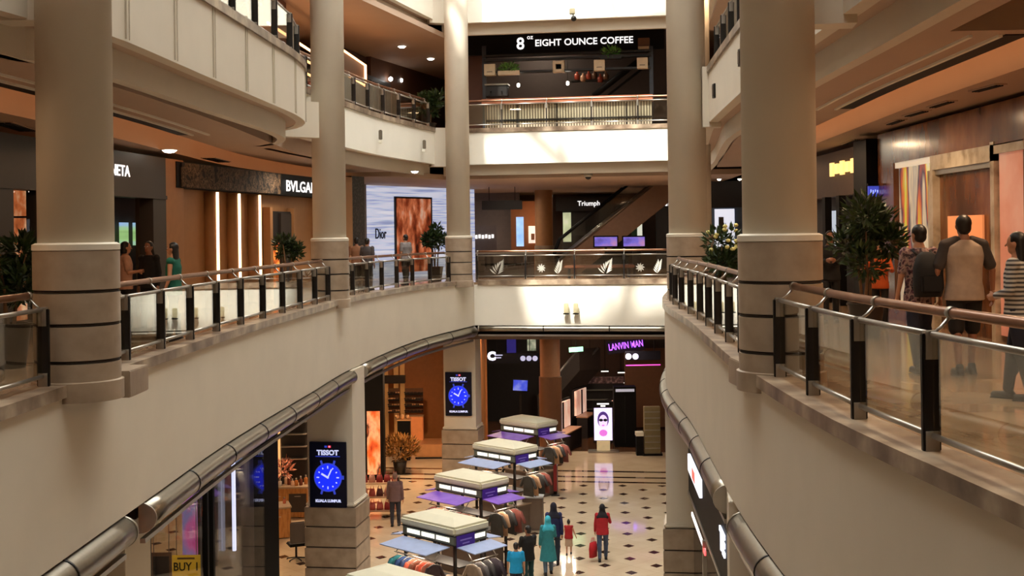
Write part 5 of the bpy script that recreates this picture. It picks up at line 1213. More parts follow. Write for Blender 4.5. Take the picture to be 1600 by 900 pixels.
q = Vector(hit(1125, A2, B2_))-n2*.03; write('TE', .5, (q.x, q.y, -3.62), (-d2.x, -d2.y, 0), glow('blue_white', (.8, .84, 1), 2.2), t, 'sign_lettering', .03, .02, 1.3)
r2('light_bar', 1098, 1078, -4.62, -4.54, glow('bar_white', (1, .9, .9), 2), .02, .03); r2('red_light', 1100, 1097, -4.62, -4.54, glow('bar_red', (1, .1, .1), 2.5), .04, .03)
# brown panel walls behind the two nearest pillars
struct(MB().wallbox((-6.2, 6), (-6.1, 16.4), GZ, -2.02, .2).build('wall_ground_left', pattern('panel_brown', [S(96, 58, 36), S(126, 78, 50)], nscale=1.5, rough=.3)))
struct(MB().wallbox((3.9, 15.6), (3.9, 6), GZ, -2.02, .2).build('wall_ground_right', WARMW))
# ================================================================== market stalls on the ground floor
CANV = mat('canopy_cream', S(226, 221, 196), .6, var=.02); LBOX = mat('light_box_grey', S(120, 124, 108), .45)
LITP = glow('lit_panel_white', (1, .98, .86), 1.15); PSIGN = mat('purple_sign', S(62, 30, 128), .4, emit=S(62, 30, 128), es=.25); PLINE = mat('purple_line', S(150, 130, 210), .5)
FBLUE = mat('flap_blue', S(166, 182, 220), .45); FPURP = pattern('flap_purple', [S(110, 66, 186), S(150, 108, 214)], nscale=2)
KBASE = mat('stall_base', S(96, 80, 70), .5)
LX, LY = .94, .56
def kiosk(x, y, lab, flap, rz=math.radians(-44)):
    t = thing('market_stall', lab, 'stall', (x, y, GZ), rz, 'market stalls with cream canopies')
    mb = MB(); z0, z1, z2 = 2.44, 2.64, 2.74
    mb.hexa([(-LX, -LY, z0), (LX, -LY, z0), (LX, LY, z0), (-LX, LY, z0), (-LX, -LY, z1), (LX, -LY, z1), (LX, LY, z1), (-LX, LY, z1)])
    c = mb.build('canopy', CANV, t, bevel=.05, local=True)
    mb = MB(); mb.hexa([(-LX+.04, -LY+.04, z1-.01), (LX-.04, -LY+.04, z1-.01), (LX-.04, LY-.04, z1-.01), (-LX+.04, LY-.04, z1-.01), (-LX*.55, -LY*.35, z2), (LX*.55, -LY*.35, z2), (LX*.55, LY*.35, z2), (-LX*.55, LY*.35, z2)]); mb.build('canopy_crown', CANV, c, local=True, bevel=.03)
    b = MB().box((0, 0, 2.33), (2*LX-.1, 2*LY-.1, .24)).build('light_box', LBOX, t, local=True, bevel=.01)
    for k in range(3):
        for s in (-1, 1): MB().box((-.5+k*.5, s*(LY-.045), 2.33), (.44, .012, .10)).build('lit_panel', LITP, b, local=True)
    for s in (-1, 1): MB().box((s*(LX-.045), .27, 2.33), (.012, .34, .10)).build('lit_panel', LITP, b, local=True)
    for z in (2.22, 2.43): MB().box((0, 0, z), (2*LX-.06, 2*LY-.06, .02)).build('frame_rail', DMETAL, b, local=True)
    s = MB().box((LX-.02, -.20, 2.30), (.02, .56, .27)).build('sign_plate', PSIGN, t, local=True)
    for k in range(2): MB().box((LX-.008, -.20, 2.33-.08*k), (.006, .36-.14*k, .03)).build('text_line', PLINE, s, local=True)
    fm = FBLUE if flap == 'blue' else FPURP
    def fl(p): MB().hexa([V3(q) for q in p]+[V3(q)+Vector((0, 0, .02)) for q in p]).build('flap', fm, t, local=True)
    fl([(-.88, -LY-.66, 2.10), (.70, -LY-.66, 2.10), (.80, -LY-.02, 2.18), (-.80, -LY-.02, 2.18)])
    fl([(LX+.02, -.50, 2.18), (LX+.5, -.42, 2.10), (LX+.5, .62, 2.10), (LX+.02, .56, 2.18)])
    fl([(-LX-.45, -.45, 2.10), (-LX-.02, -.5, 2.18), (-LX-.02, .5, 2.18), (-LX-.45, .5, 2.10)])
    fl([(-.75, LY+.02, 2.18), (.85, LY+.02, 2.18), (.75, LY+.55, 2.10), (-.75, LY+.55, 2.10)])
    for sx in (-1, 1):
        for sy in (-1, 1): MB().box((sx*(LX-.1), sy*(LY-.1), 1.1), (.06, .06, 2.2)).build('post', DMETAL, t, local=True)
    MB().box((0, 0, .42), (1.6, .84, .84)).build('base_cabinet', KBASE, t, local=True, bevel=.015)
    MB().box((0, 0, .86), (1.7, .94, .04)).build('counter_top', mat('stall_top', S(150, 130, 112), .4), t, local=True)
    for z in (1.25, 1.65): MB().box((0, .0, z), (1.5, .5, .03)).build('shelf', DMETAL, t, local=True)
    for y_, x0, x1 in ((-LY-.32, -.75, .65),):
        r = MB().tube([(x0, y_, 1.9), (x1, y_, 1.9)], .015, 8).build('rail', SILVER, t, local=True)
        for x_ in (x0+.05, x1-.05): MB().tube([(x_, y_, 1.9), (x_, y_+.28, 2.16)], .012, 6).build('rail_arm', SILVER, t, local=True)
    r = MB().tube([(LX+.30, -.38, 1.9), (LX+.30, .5, 1.9)], .015, 8).build('rail', SILVER, t, local=True)
    for y_ in (-.3, .45): MB().tube([(LX+.30, y_, 1.9), (LX+.05, y_, 2.16)], .012, 6).build('rail_arm', SILVER, t, local=True)
    lm = lamp('AREA', 'stall_lamp', (0, 0, 2.14), 26, (1, .82, .62), 1.0); lm.parent = t
    for q, r_ in (((0, -LY-.3, 2.06), 0), ((LX+.28, 0, 2.06), 0)):
        l2 = lamp('AREA', 'stall_lamp', q, 7, (1, .84, .66), .5); l2.parent = t
    return t
KS = [(-2.3, 23.4, 'nearest market stall, only its cream canopy showing at bottom edge', 'blue'), (-1.66, 28.25, 'second nearest market stall with pale blue flaps and hanging clothes', 'blue'), (-1.2, 33.2, 'third market stall with purple flaps beside the grey storage cabinet', 'purple'), (-.3, 38.1, 'fourth market stall with pale blue flaps in front of the farthest stall', 'blue'), (.5, 43.1, 'farthest market stall with purple flaps near cosmetics displays', 'purple')]
STALLS = [kiosk(*k) for k in KS]
WHERE = ['nearest stall', 'second stall with pale blue flaps', 'third stall with purple flaps', 'fourth stall with pale blue flaps', 'farthest stall with purple flaps']
def garment_mb(L=.62, w=.2):
    m = MB().loft([(0, 0, -L, w*1.08, .05), (0, 0, -L*.5, w*.95, .055), (0, 0, -.16, w, .05), (0, 0, -.06, w*.9, .04), (0, 0, -.02, w*.35, .03)], 16, 2.6)
    for s in (-1, 1): m.caps((s*w*.85, 0, -.1), (s*(w+.1), 0, -.33), .055, .05, 8)
    return m
GME = garment_mb().mesh('garment', None)
HME = MB().tube([(-.17, 0, -.05), (0, 0, 0), (.17, 0, -.05)], .008, 6)._join(MB().tube([(0, 0, 0), (0, 0, .03), (.015, 0, .055), (.0, 0, .075)], .005, 6)).mesh('hanger', SILVER)
rnd = random.Random(21)
COLS = {0: [S(120, 60, 50)]*2, 1: [S(50, 130, 140), S(30, 60, 110), S(24, 44, 84), S(190, 84, 60), S(110, 64, 44), S(206, 110, 84), S(220, 130, 100), S(60, 40, 40)], 2: [S(120, 50, 40), S(190, 110, 80), S(90, 70, 60), S(60, 54, 48)], 3: [S(150, 60, 40), S(60, 70, 56), S(190, 180, 160), S(44, 40, 38)], 4: [S(80, 40, 60), S(60, 50, 46)]}
CNAME = {}
def gmat(col):
    k = tuple(round(c, 3) for c in col)
    if k not in CNAME: CNAME[k] = pattern('garment_cloth', [tuple(c*.8 for c in col), col, tuple(min(1, c*1.15) for c in col)], nscale=6, rough=.8)
    return CNAME[k]
def colname(c):
    r, g, b = [(x*12.92 if x < .0031 else 1.055*x**(1/2.4)-.055)*255 for x in c]
    if max(r, g, b) < 70: return 'dark'
    if b > r+20: return 'blue' if b > g+20 else 'teal'
    if r > 180: return 'salmon' if g > 75 and g < 140 else 'pale'
    return 'brown'
def hang_on(st, side, pos, col, where):
    o = thing('hanging_shirt', '%s garment hanging on the %s rail of the %s' % (colname(col), 'long' if side == 'long' else 'short', where), 'clothes', (0, 0, 0), 0, 'clothes on the %s rail of the %s' % (side, where))
    M = wm(st)
    if side == 'long': p, r = Vector((pos, -LY-.32, 1.84)), PI/2
    else: p, r = Vector((LX+.30, pos, 1.84)), 0
    o.location = M @ p; o.rotation_euler = (0, 0, st.rotation_euler.z+r+rnd.uniform(-.25, .25))
    b = bpy.data.objects.new('shirt', GME.copy()); b.data.materials.clear(); b.data.materials.append(gmat(col)); C.objects.link(b); b.parent = o
    h = bpy.data.objects.new('hanger', HME); C.objects.link(h); h.parent = o
for i, st in enumerate(STALLS):
    if i == 0: continue
    cs = COLS[i]; nl = 8 if i == 1 else 6
    for k in range(nl): hang_on(st, 'long', -.66+k*1.24/(nl-1), cs[k % len(cs)], WHERE[i])
    cs2 = [S(150, 130, 110), S(70, 66, 68), S(24, 20, 22), S(30, 18, 30)] if i == 1 else [S(60, 56, 50), S(170, 130, 96), S(44, 40, 38), S(120, 60, 50)]
    for k in range(4): hang_on(st, 'short', -.28+k*.24, cs2[k % len(cs2)], WHERE[i])
    # boxes, caps and soft toys on the counter
    M = wm(st)
    for k in range(7):
        z = (.88, 1.265)[k % 2]; p = M @ Vector((-.62+k*.2, -.2 if z > 1 else -.36, z))
        col = rnd.choice([S(214, 206, 196), S(190, 60, 50), S(60, 56, 54), S(206, 150, 110), S(120, 140, 90)])
        if k % 3 == 0:
            o = thing('soft_toy', 'small soft toy on the counter of the '+WHERE[i], 'toy', p, rnd.uniform(0, 6), 'soft toys on the '+WHERE[i])
            m = MB().ell((0, 0, .07), (.06, .05, .07), 10, 7); 
            for s in (-1, 1): m.ell((s*.05, -.02, .03), (.03, .04, .03), 8, 5)
            m.build('body', gmat(col), o, local=True); h = MB().ell((0, -.01, .18), (.055, .05, .055), 10, 7)
            for s in (-1, 1): h.ell((s*.04, 0, .225), (.02, .015, .02), 8, 5)
            h.build('head', gmat(col), o, local=True)
        elif k % 3 == 1:
            o = thing('sun_hat', 'small hat on the counter of the '+WHERE[i], 'hat', p, 0, 'hats on the '+WHERE[i])
            MB().lathe([(.11, .0), (.115, .012), (.07, .02)], (0, 0, 0), 16).build('brim', gmat(col), o, local=True); MB().lathe([(.07, .015), (.065, .07), (.03, .095), (.001, .1)], (0, 0, 0), 16).build('crown', gmat(col), o, local=True)
        else:
            o = thing('gift_box', 'small gift box on the counter of the '+WHERE[i], 'box', p, rnd.uniform(-.3, .3), 'gift boxes on the '+WHERE[i])
            MB().box((0, 0, .06), (.15, .12, .12)).build('box', gmat(col), o, local=True, bevel=.005); MB().box((0, 0, .135), (.16, .13, .03)).build('lid', gmat(S(220, 200, 180)), o, local=True)
for px, py, w_, lab in ((832, 829, .62, 'taller grey storage cabinet with pale top right of the third stall'), (858, 772, .55, 'grey storage cabinet right of the fourth stall')):
    c = gp(px, py); o = thing('storage_cabinet', lab, 'cabinet', (c.x, c.y, GZ), -.12, 'storage cabinets by the stalls')
    MB().box((0, .25, .5), (w_, .5, 1.0)).build('body', mat('cabinet_grey', S(104, 88, 78), .5), o, local=True, bevel=.01); MB().box((0, .25, 1.02), (w_+.05, .55, .04)).build('top', mat('cabinet_top', S(170, 176, 186), .4), o, local=True)
    MB().box((0, -.005, .5), (w_-.08, .02, .86)).build('door', mat('cabinet_door', S(112, 96, 84), .5), o, local=True)
c = gp(868, 776); o = thing('banner', 'narrow red banner beside the grey cabinet right of fourth stall', 'banner', (c.x, c.y+.2, GZ))
MB().box((0, 0, 1.0), (.12, .03, 1.7)).build('cloth', mat('red_banner', S(140, 28, 26), .6), o, local=True); MB().tube([(0, .03, 0), (0, .03, 1.95)], .015, 8).build('pole', DMETAL, o, local=True); MB().box((0, .03, .02), (.3, .3, .04)).build('foot', DMETAL, o, local=True)
# ================================================================== people
def remesh(mb, name, m, vox, parent, it=4):
    me = mb.mesh(name, None); o = bpy.data.objects.new('tmp', me); C.objects.link(o)
    r = o.modifiers.new('r', 'REMESH'); r.mode = 'VOXEL'; r.voxel_size = vox; r.use_smooth_shade = True
    if it: s = o.modifiers.new('s', 'SMOOTH'); s.factor = .5; s.iterations = it
    dg = bpy.context.evaluated_depsgraph_get(); me2 = bpy.data.meshes.new_from_object(o.evaluated_get(dg)); me2.name = name
    bpy.data.objects.remove(o); me2.materials.clear(); me2.materials.append(m)
    q = bpy.data.objects.new(name, me2); C.objects.link(q); q.parent = parent; return q
SKIN = mat('skin', S(188, 134, 102), .5, var=.04); SKIN2 = mat('skin_tan', S(150, 100, 74), .5, var=.04)
HAIR = mat('hair_dark', S(24, 18, 16), .45, var=.2, scale=30)
LIP = mat('lips', S(150, 70, 62), .5); EYEM = mat('eye_dark', S(20, 14, 12), .2); EYEW = mat('eye_white', S(225, 220, 214), .3)
def cloth(c, name='cloth'): return mat(name, c, .85, var=.12, scale=9, bump=.2)
def person(lab, loc, heading, H=1.7, female=False, stride=.0, arms=None, skin=SKIN, hair=('short', HAIR), top=None, sleeve='short', sleevem=None, bottom=None, blen='long', dress=None, scarf=None, shoe=None, face=False, vox=.0105, lean=0, head_turn=0, fat=1.0, group=None, kind='person'):
    t = thing('person', lab, 'person', loc, heading, group)
    s = H/1.7; sw = (.165 if female else .19)
    hipw = .09
    def leg(sd):
        f = stride*sd
        hip = Vector((sd*hipw, 0, .90)); kn = Vector((sd*(hipw+.01), .5*f+.05*abs(f)+.01, .49+.02*abs(f))); an = Vector((sd*(hipw+.005), f, .085+(.05*abs(f) if f < 0 else 0)))
        return hip, kn, an
    arms = arms or {}
    def arm(sd):
        a = arms.get(sd)
        sh = Vector((sd*sw, 0, 1.385))
        if a is None:
            f = -stride*sd*.5; el = sh+Vector((sd*.05, f*.3-.02, -.28)); wr = el+Vector((sd*.01, f*.6+.05, -.24))
        else: el = sh+Vector((sd*a[0][0], a[0][1], a[0][2])); wr = el+Vector((sd*a[1][0], a[1][1], a[1][2]))
        return sh, el, wr
    Lx = lambda z: 0
    b = MB()
    k = fat
    b.loft([(0, 0, .80, .12*k, .09*k), (0, -.005, .87, .165*k, .115*k), (0, 0, .98, .142*k, .1*k), (0, .005, 1.12, .15*k, .105*k), (0, 0, 1.27, sw*.93*k, .115*k), (0, 0, 1.37, sw*.85*k, .09*k), (0, -.005, 1.43, .075, .065), (0, 0, 1.50, .05, .055)], 22, 2.2)
    for sd in (-1, 1):
        hip, kn, an = leg(sd); b.caps(hip, kn, .082*k, .055, 14); b.caps(kn, an, .055, .036, 14); b.ell(kn.lerp(an, .28)+Vector((0, -.018, 0)), (.048, .05, .11), 12, 8)
        b.caps(an+Vector((0, -.02, -.045)), an+Vector((sd*.012, .13, -.055)), .036, .028, 10)
        sh, el, wr = arm(sd); b.caps(sh, el, .05*k**.5, .038, 12); b.caps(el, wr, .038, .025, 12); b.ell(sh, (.058, .06, .06), 12, 8)
        d = (wr-el).normalized(); out = Vector((sd, 0, 0)); fw = d.cross(out).normalized(); fw = fw if fw.y > 0 else -fw
        nn = d.cross(fw).normalized(); nn = nn if nn.x*sd < 0 else -nn     # palm faces the body
        pm = wr+d*.055; b.caps(wr+d*.01, wr+d*.075, .024, .03, 10)
        for q in (-.022, .022): b.caps(wr+d*.03+fw*q, wr+d*.085+fw*q, .017, .015, 8)
        for j, (q, L) in enumerate(((.031, .066), (.0105, .075), (-.0105, .07), (-.031, .056))):
            p0 = wr+d*.09+fw*q; p1 = p0+d*L*.5+nn*.006; p2 = p1+d*L*.42+nn*.022
            b.caps(p0, p1, .0095, .009, 8); b.caps(p1, p2, .009, .0075, 8)
        p0 = wr+d*.04+fw*.03; p1 = p0+d*.03+fw*.026+nn*.01; p2 = p1+d*.03+fw*.006+nn*.012; b.caps(p0, p1, .012, .0105, 8); b.caps(p1, p2, .0105, .008, 8)
    hr = Matrix.Rotation(head_turn, 4, 'Z'); hc = Vector((0, .012, 1.59))
    hd = MB(); hd.ell((0, 0, .01), (.074, .092, .105), 20, 14); hd.ell((0, .03, -.055), (.055, .055, .055), 14, 10); hd.caps((0, .088, .005), (0, .108, -.02), .009, .013, 8)
    for sd in (-1, 1): hd.ell((sd*.076, -.005, -.005), (.011, .022, .033), 10, 8)
    hd.caps((0, -.01, -.14), (0, -.005, -.05), .052, .05, 14)
    HM = Matrix.Translation(hc) @ hr
    hd.tr(HM); b._join(hd)
    SC = Matrix.Diagonal((s, s, s, 1))
    LN = Matrix.Translation((0, 0, .9)) @ Matrix.Rotation(-lean, 4, 'X') @ Matrix.Translation((0, 0, -.9)) if lean else Matrix.Identity(4)
    def bend(mb):
        if lean: mb.v = [(LN @ v if v.z > .9 else v) for v in mb.v]
        return mb.tr(SC)
    body = remesh(bend(b), 'body', skin, vox*max(.8, s), t, 3)
    if face:
        for sd in (-1, 1):
            e = MB().ell((sd*.03, .086, .018), (.014, .008, .009), 10, 6).tr(HM); w = bend(e).build('eye', EYEW, t, local=True)
            bend(MB().ell((sd*.03, .092, .018), (.0065, .004, .0075), 8, 6).tr(HM)).build('iris', EYEM, w, local=True)
            bend(MB().caps((sd*.016, .09, .043), (sd*.045, .08, .043), .004, .003, 6).tr(HM)).build('eyebrow', HAIR, t, local=True)
        bend(MB().ell((0, .085, -.052), (.022, .007, .007), 10, 6).tr(HM)).build('mouth', LIP, t, local=True)
    hk, hm = hair
    if hk and not scarf:
        h = MB(); h.ell((0, -.016, .035), (.083, .094, .092), 20, 12); h.ell((0, -.035, -.02), (.074, .068, .075), 16, 10)
        if hk == 'long':
            h.loft([(0, -.06, -.34, .07, .025), (0, -.065, -.2, .1, .04), (0, -.05, -.05, .085, .055), (0, -.03, .05, .08, .07)], 16)
        elif hk == 'bob': h.loft([(0, -.04, -.11, .085, .06), (0, -.03, 0, .09, .08), (0, -.02, .06, .085, .09)], 16)
        elif hk == 'tail': h.ell((0, -.1, .04), (.03, .04, .03), 10, 7); h.caps((0, -.12, .03), (0, -.14, -.16), .03, .015, 10)
        elif hk == 'bun': h.ell((0, -.03, .13), (.045, .045, .04), 12, 8)
        # carve the face: shift front hair vertices back
        for v in h.v:
            if v.y > .045 and v.z < .06: v.y = .045
        remesh(bend(h.tr(HM)), 'hair', hm, .009, t, 2)
    def shell(mb, nm, m, v=.0125, it=3): return remesh(bend(mb), nm, m, v, t, it)
    if top:
        g = MB(); zb = .80
        g.loft([(0, 0, zb, .185*k, .135*k), (0, 0, .9, .182*k, .132*k), (0, 0, 1.0, .165*k, .122*k), (0, .005, 1.14, .17*k, .125*k), (0, 0, 1.28, sw*.98*k, .133*k), (0, 0, 1.38, sw*.9*k, .105*k), (0, -.005, 1.445, .085, .08)], 22, 2.3)
        sl = MB()
        for sd in (-1, 1):
            sh, el, wr = arm(sd); q = MB() if sleevem else g
            q.ell(sh, (.07, .073, .072), 12, 8)
            if sleeve == 'short': q.caps(sh, sh.lerp(el, .72), .066*k**.5, .062, 12)
            elif sleeve == 'long': q.caps(sh, el, .064, .052, 12); q.caps(el, el.lerp(wr, .95), .052, .04, 12)
        o = shell(g, 'shirt', top)
        if sleevem:
            for sd in (-1, 1):
                sh, el, wr = arm(sd); q = MB(); q.caps((sd*.085, -.005, 1.425), sh, .068, .076, 12); q.caps(sh, sh.lerp(el, .75), .074, .07, 12); shell(q, 'sleeve', sleevem)
    if bottom:
        g = MB(); g.loft([(0, 0, .78, .125*k, .105*k), (0, -.005, .86, .178*k, .128*k), (0, 0, .97, .158*k, .117*k), (0, 0, 1.0, .155*k, .115*k)], 22, 2.2)
        for sd in (-1, 1):
            hip, kn, an = leg(sd)
            if blen == 'long': g.caps(hip, kn, .098*k, .072, 14); g.caps(kn, kn.lerp(an, .93), .078, .058, 14); g.ell(kn.lerp(an, .28)+Vector((0, -.018, 0)), (.068, .072, .15), 12, 8); g.ell(kn, (.082, .082, .09), 12, 8)
            elif blen == 'knee': g.caps(hip, hip.lerp(kn, .98), .105*k, .085, 14)
            elif blen == 'skirt': pass
        if blen == 'skirt': g.loft([(0, .02, .44, .2, .2), (0, .01, .6, .19, .17), (0, 0, .8, .18, .14), (0, 0, .95, .16, .12)], 20)
        shell(g, 'trousers' if blen != 'skirt' else 'skirt', bottom)
    if dress:
        hz = dress[1]; g = MB()
        g.loft([(0, 0, hz, .26, .22), (0, 0, (hz+.9)/2, .225, .18), (0, 0, .9, .19, .145), (0, 0, 1.05, .172, .13), (0, .005, 1.18, .175, .13), (0, 0, 1.3, sw, .135), (0, 0, 1.38, sw*.9, .11), (0, 0, 1.45, .08, .075)], 22)
        for sd in (-1, 1):
            sh, el, wr = arm(sd); g.ell(sh, (.07, .072, .07), 12, 8); g.caps(sh, el, .068, .06, 12); g.caps(el, el.lerp(wr, .95), .06, .05, 12)
        shell(g, 'dress', dress[0])
    if scarf:
        g = MB(); g.ell((0, -.015, .012), (.092, .105, .122), 20, 14); g.loft([(0, -.03, -.34, .16, .09), (0, -.03, -.26, .2, .115), (0, -.02, -.19, .17, .11), (0, -.01, -.12, .1, .09), (0, -.005, -.02, .088, .09)], 20)
        for v in g.v:
            if v.y > .05 and -.09 < v.z < .085: v.y = .05
        shell(g.tr(HM), 'headscarf', scarf, .0115, 3)
    shoe = shoe or mat('shoe_dark', S(24, 22, 22), .5)
    for sd in (-1, 1):
        hip, kn, an = leg(sd); g = MB(); g.caps(an+Vector((0, -.035, -.045)), an+Vector((sd*.012, .14, -.05)), .046, .038, 12); g.caps(an+Vector((0, -.015, -.03)), an+Vector((0, -.015, .0)), .046, .046, 12)
        g.box(an+Vector((sd*.006, .05, -.078)), (.085, .25, .014)); 
        for v in g.v: v.z = max(v.z, an.z-.085)
        remesh(g.tr(SC), 'shoe', shoe, .0095, t, 2)
    return t
def onfloor(px, Y, z): 
    a, b = ray(px, 400); return (a*Y, Y, z)
NAVYC = cloth(S(26, 28, 44)); BLK = cloth(S(22, 20, 21)); GREYC = cloth(S(176, 156, 140))
FLORAL = pattern('floral_cloth', [S(30, 22, 28), S(96, 56, 70), S(170, 140, 130), S(40, 30, 44), S(120, 84, 80)], nscale=16, rough=.8)
STRIPE = slatmat('striped_cloth', S(24, 24, 34), S(200, 196, 190), 7.5, 'Z', .8)
JEAN = cloth(S(70, 84, 110))
# right balcony
pw = person('short haired woman in dark floral top with black backpack on right balcony', onfloor(1436, 14.0, 0), .08, 1.69, True, .16, None, SKIN, ('short', HAIR), FLORAL, 'short', None, NAVYC, 'long', head_turn=.25)
bp = thing('backpack', 'black backpack worn by the woman in floral top', 'bag', onfloor(1449, 13.78, 1.13), .08)
MB().loft([(0, 0, -.25, .15, .08), (0, -.02, -.15, .17, .1), (0, -.01, .08, .165, .095), (0, .02, .22, .11, .06), (0, .03, .26, .05, .04)], 18, 2.8).build('bag', BLK, bp, local=True); MB().box((0, -.1, -.1), (.24, .06, .2)).build('front_pocket', BLK, bp, local=True, bevel=.02)
for s in (-1, 1): MB().tube([(s*.09, .05, .22), (s*.1, .16, .27), (s*.1, .30, .22), (s*.11, .31, .05), (s*.12, .18, -.12), (s*.12, .06, -.2)], .014, 8).build('strap', BLK, bp, local=True)
person('tall man in pale raglan shirt with dark sleeves and black shorts on right balcony', onfloor(1506, 13.7, 0), -.05, 1.79, False, .1, {1: ((.1, -.02, -.27), (.02, .06, -.24)), -1: ((.1, -.02, -.27), (.02, .06, -.24))}, SKIN2, ('short', HAIR), GREYC, 'short', cloth(S(62, 54, 52)), BLK, 'knee', fat=1.12)
person('long haired woman in striped top at the right picture edge', onfloor(1590, 11.6, 0), .9, 1.60, True, .14, {1: ((.05, .02, -.27), (-.12, .17, -.05)), -1: ((.05, .02, -.27), (-.12, .17, -.05))}, SKIN, ('long', HAIR), STRIPE, 'long', None, NAVYC, 'long')
person('woman in black facing the camera beside thick right column', onfloor(1297, 21.5, 0), PI-.2, 1.63, True, .1, {1: ((.04, .06, -.26), (-.12, .16, .04)), -1: ((.04, .06, -.26), (-.12, .16, .04))}, SKIN2, ('bob', HAIR), BLK, 'long', None, BLK, 'long', face=True)
person('dark dressed shopper with orange sleeves behind the big potted tree', onfloor(1374, 20.2, 0), PI-.5, 1.42, True, .0, {1: ((.1, .12, -.22), (.0, .2, .02)), -1: ((.1, .12, -.22), (.0, .2, .02))}, SKIN, ('bob', HAIR), cloth(S(190, 84, 30)), 'long', None, BLK, 'long', face=True)
# left balcony
person('woman in pale pink blouse with shoulder strap, leftmost of three on left balcony', onfloor(196, 21.8, 0), -1.2, 1.6, True, .08, {1: ((.04, .04, -.27), (-.1, .18, .02)), -1: ((.04, .04, -.27), (-.1, .18, .02))}, SKIN, ('bob', HAIR), cloth(S(196, 150, 128)), 'short', None, BLK, 'long', face=True)
person('woman all in black, middle of three on left balcony', onfloor(233, 22.0, 0), PI-.3, 1.6, True, .05, None, SKIN2, ('long', HAIR), BLK, 'long', None, BLK, 'long', face=True)
person('long haired woman in green top, rightmost of three on left balcony', onfloor(271, 19.6, 0), 1.5, 1.58, True, .12, None, SKIN, ('long', HAIR), cloth(S(20, 96, 76)), 'none', None, BLK, 'long', face=True)
person('man in tan shirt, left of the pair before white lit wall', onfloor(557, 37.5, 0), .3, 1.6, False, .05, None, SKIN2, ('short', HAIR), cloth(S(140, 96, 66)), 'short', None, BLK, 'long')
person('man in dark grey shirt, right of the pair before white lit wall', onfloor(574, 37.0, 0), -.4, 1.58, False, .05, None, SKIN2, ('short', HAIR), cloth(S(72, 66, 66)), 'short', None, BLK, 'long', fat=1.1)
person('dark haired person in grey shirt before the orange portrait poster', onfloor(634, 40.5, 0), .9, 1.68, False, .05, None, SKIN, ('short', HAIR), cloth(S(128, 120, 118)), 'short', None, BLK, 'long', fat=1.15)
# ground floor
RED = cloth(S(176, 34, 44))
def gperson(px, py, *a, **k): c = gp(px, py); return person(a[0], (c.x, c.y, GZ), *a[1:], **k)
gperson(942, 876, 'woman in red blouse with black headscarf walking on tiled floor', -.05, 1.58, True, .16, {1: ((.07, .1, -.24), (-.02, .2, .06))}, SKIN, (None, HAIR), RED, 'long', None, JEAN, 'long', scarf=cloth(S(26, 24, 32)), fat=1.05)
cb = gp(927, 877); o = thing('carrier_bag', 'red carrier bag held by the woman in red blouse', 'bag', (cb.x, cb.y, GZ+.12), .9)
MB().loft([(0, 0, 0, .15, .06), (0, 0, .25, .16, .07), (0, 0, .42, .15, .03)], 14, 3.2).build('bag', cloth(S(190, 30, 40)), o, local=True)
for s in (-1, 1): MB().tube([(-.07, s*.025, .40), (-.04, s*.02, .54), (.04, s*.02, .54), (.07, s*.025, .40)], .008, 6).build('handle', RED, o, local=True)
gperson(889, 867, 'small child in red top and pale skirt walking on tiled floor', -.1, 1.0, True, .14, {1: ((.1, 0, -.26), (.08, .03, -.22)), -1: ((.1, 0, -.26), (.08, .03, -.22))}, SKIN, ('bun', HAIR), cloth(S(160, 24, 30)), 'none', None, cloth(S(176, 150, 126)), 'skirt', fat=1.15)
gperson(857, 898, 'woman in teal dress and turquoise headscarf walking on tiled floor', .1, 1.58, True, .12, {1: ((.05, .06, -.26), (-.05, .2, -.02))}, SKIN, (None, HAIR), None, 'long', None, cloth(S(90, 110, 130)), 'long', (cloth(S(44, 128, 138)), .42), cloth(S(62, 180, 206)))
gperson(866, 884, 'person in navy top and dark scarf walking beyond the teal dress', -.05, 1.74, True, .18, None, SKIN2, (None, HAIR), cloth(S(28, 34, 78)), 'long', None, cloth(S(44, 54, 72)), 'long', scarf=cloth(S(24, 22, 40)))
gperson(807, 936, 'boy in bright turquoise shirt beside the second stall', .0, 1.42, False, .08, None, SKIN, ('short', HAIR), cloth(S(20, 150, 206)), 'short', None, NAVYC, 'knee', fat=1.12)
gperson(826, 922, 'man in black shirt with black shoulder bag beside turquoise shirt boy', .5, 1.66, False, .05, {1: ((.04, .08, -.26), (-.1, .2, .02)), -1: ((.04, .08, -.26), (-.1, .2, .02))}, SKIN2, ('short', HAIR), BLK, 'short', None, cloth(S(30, 66, 66)), 'long', head_turn=.4)
gperson(618, 822, 'person in grey hooded top seen from behind near low bag rack', -.1, 1.68, False, .06, None, SKIN, ('short', mat('hair_grey', S(120, 92, 84), .6)), cloth(S(112, 86, 86)), 'long', None, cloth(S(46, 46, 56)), 'long', fat=1.12)
c = gp(622, 821); 
gperson(863, 741, 'small child in yellow top beyond the fourth stall', .2, 1.05, False, .08, None, SKIN, ('short', mat('yellow_cap', S(206, 156, 40), .7)), cloth(S(214, 160, 40)), 'long', None, cloth(S(160, 40, 34)), 'knee', fat=1.2)
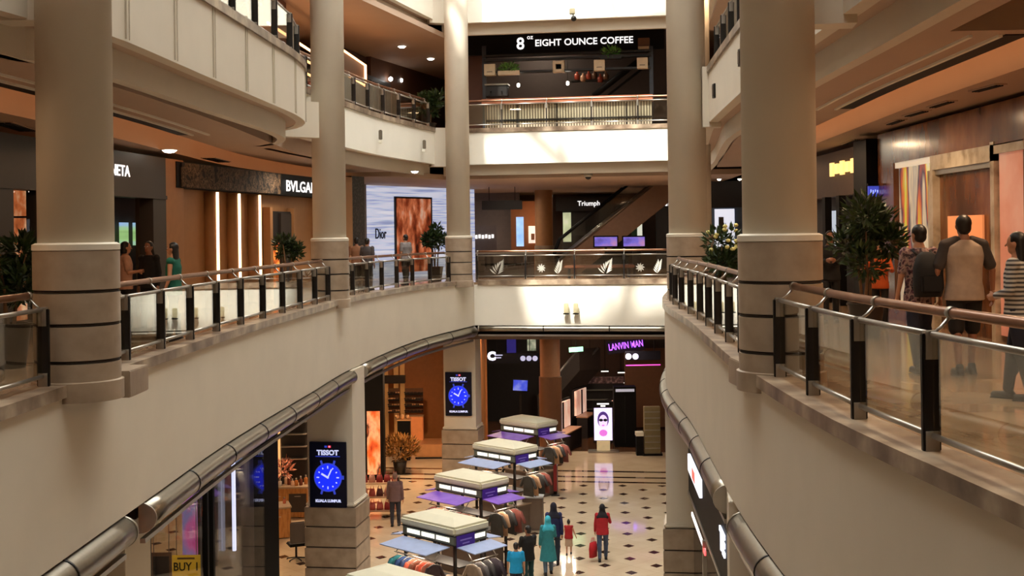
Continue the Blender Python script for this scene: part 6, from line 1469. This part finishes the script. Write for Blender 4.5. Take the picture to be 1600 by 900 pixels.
# ================================================================== potted plants
def potted(lab, x, y, z, h, R, n, size, m=LEAF, seed=1, pot_h=.5, flowers=None, sq=(1, 1, 1), stems=3):
    t = thing('potted_plant', lab, 'plant', (x, y, z), 0)
    MB().lathe([(.20, 0), (.27, pot_h), (.29, pot_h), (.29, pot_h+.03), (.24, pot_h+.03), (.23, pot_h-.04), (.001, pot_h-.04)], (0, 0, 0), 24).build('pot', POT, t, local=True, weld=False)
    rnd = random.Random(seed); cz = h-R*sq[2]
    for k in range(stems):
        a = 2*PI*k/stems; MB().tube([(.06*math.cos(a), .06*math.sin(a), pot_h-.05), (.1*math.cos(a+.5), .1*math.sin(a+.5), (pot_h+cz)/2), (.22*math.cos(a+.3), .22*math.sin(a+.3), cz+.1)], .02, 8, [.028, .022, .012]).build('trunk', BARK, t, local=True)
    mb = MB(); nc = 11
    for k in range(nc):
        a, e = rnd.uniform(0, 2*PI), rnd.uniform(-1, 1); r = R*rnd.uniform(.35, .75)
        mb._join(leafclump((r*math.cos(a)*sq[0]*math.sqrt(1-e*e), r*math.sin(a)*sq[1]*math.sqrt(1-e*e), cz+r*e*sq[2]), R*rnd.uniform(.35, .55), n//nc, size*rnd.uniform(.7, 1.0), m, seed*31+k, .1, (1, 1, 1)))
    mb.build('foliage', m, t, local=True)
    if flowers:
        for k in range(16):
            a = rnd.uniform(0, 2*PI); p = Vector((R*.8*math.cos(a)*sq[0], -R*.7*abs(math.sin(a)), cz+rnd.uniform(.0, .9)*R*sq[2])); MB().ell(p, (.05, .05, .04), 8, 5).build('flower', flowers, t, local=True)
    return t
potted('big leafy potted tree right of the thick right column', 5.4, 18.6, 0, 2.15, .55, 1500, .17, LEAF, 3, .5, None, (.95, .95, 1.15))
potted('dark potted plant with pale yellow flowers between right hand columns', 4.35, 25.2, 0, 1.85, .48, 1100, .16, LEAF, 5, .5, mat('pale_yellow_flower', S(230, 220, 140), .6), (.75, .75, 1.2))
potted('dark potted plant at the left picture edge', -6.55, 15.8, 0, 1.95, .46, 1000, .2, LEAF, 7, .55, None, (1, 1, 1.25))
potted('potted plant before the door of the gold shop front', -5.75, 31.0, 0, 1.9, .36, 800, .17, LEAF, 9, .5, None, (1, 1, 1.5))
potted('potted plant in front of the white lit shop wall', -2.75, 43.6, 0, 2.0, .48, 800, .2, LEAF, 10, .5, None, (1, 1, 1.0))
potted('upper left potted palm near the slim far column', -3.0, 44.6, UZ, 1.75, .5, 800, .26, LEAF, 12, .45)
potted('upper left potted plant behind the rounded balcony', -5.2, 24.5, UZ, 2.1, .5, 600, .25, LEAF, 14, .45)
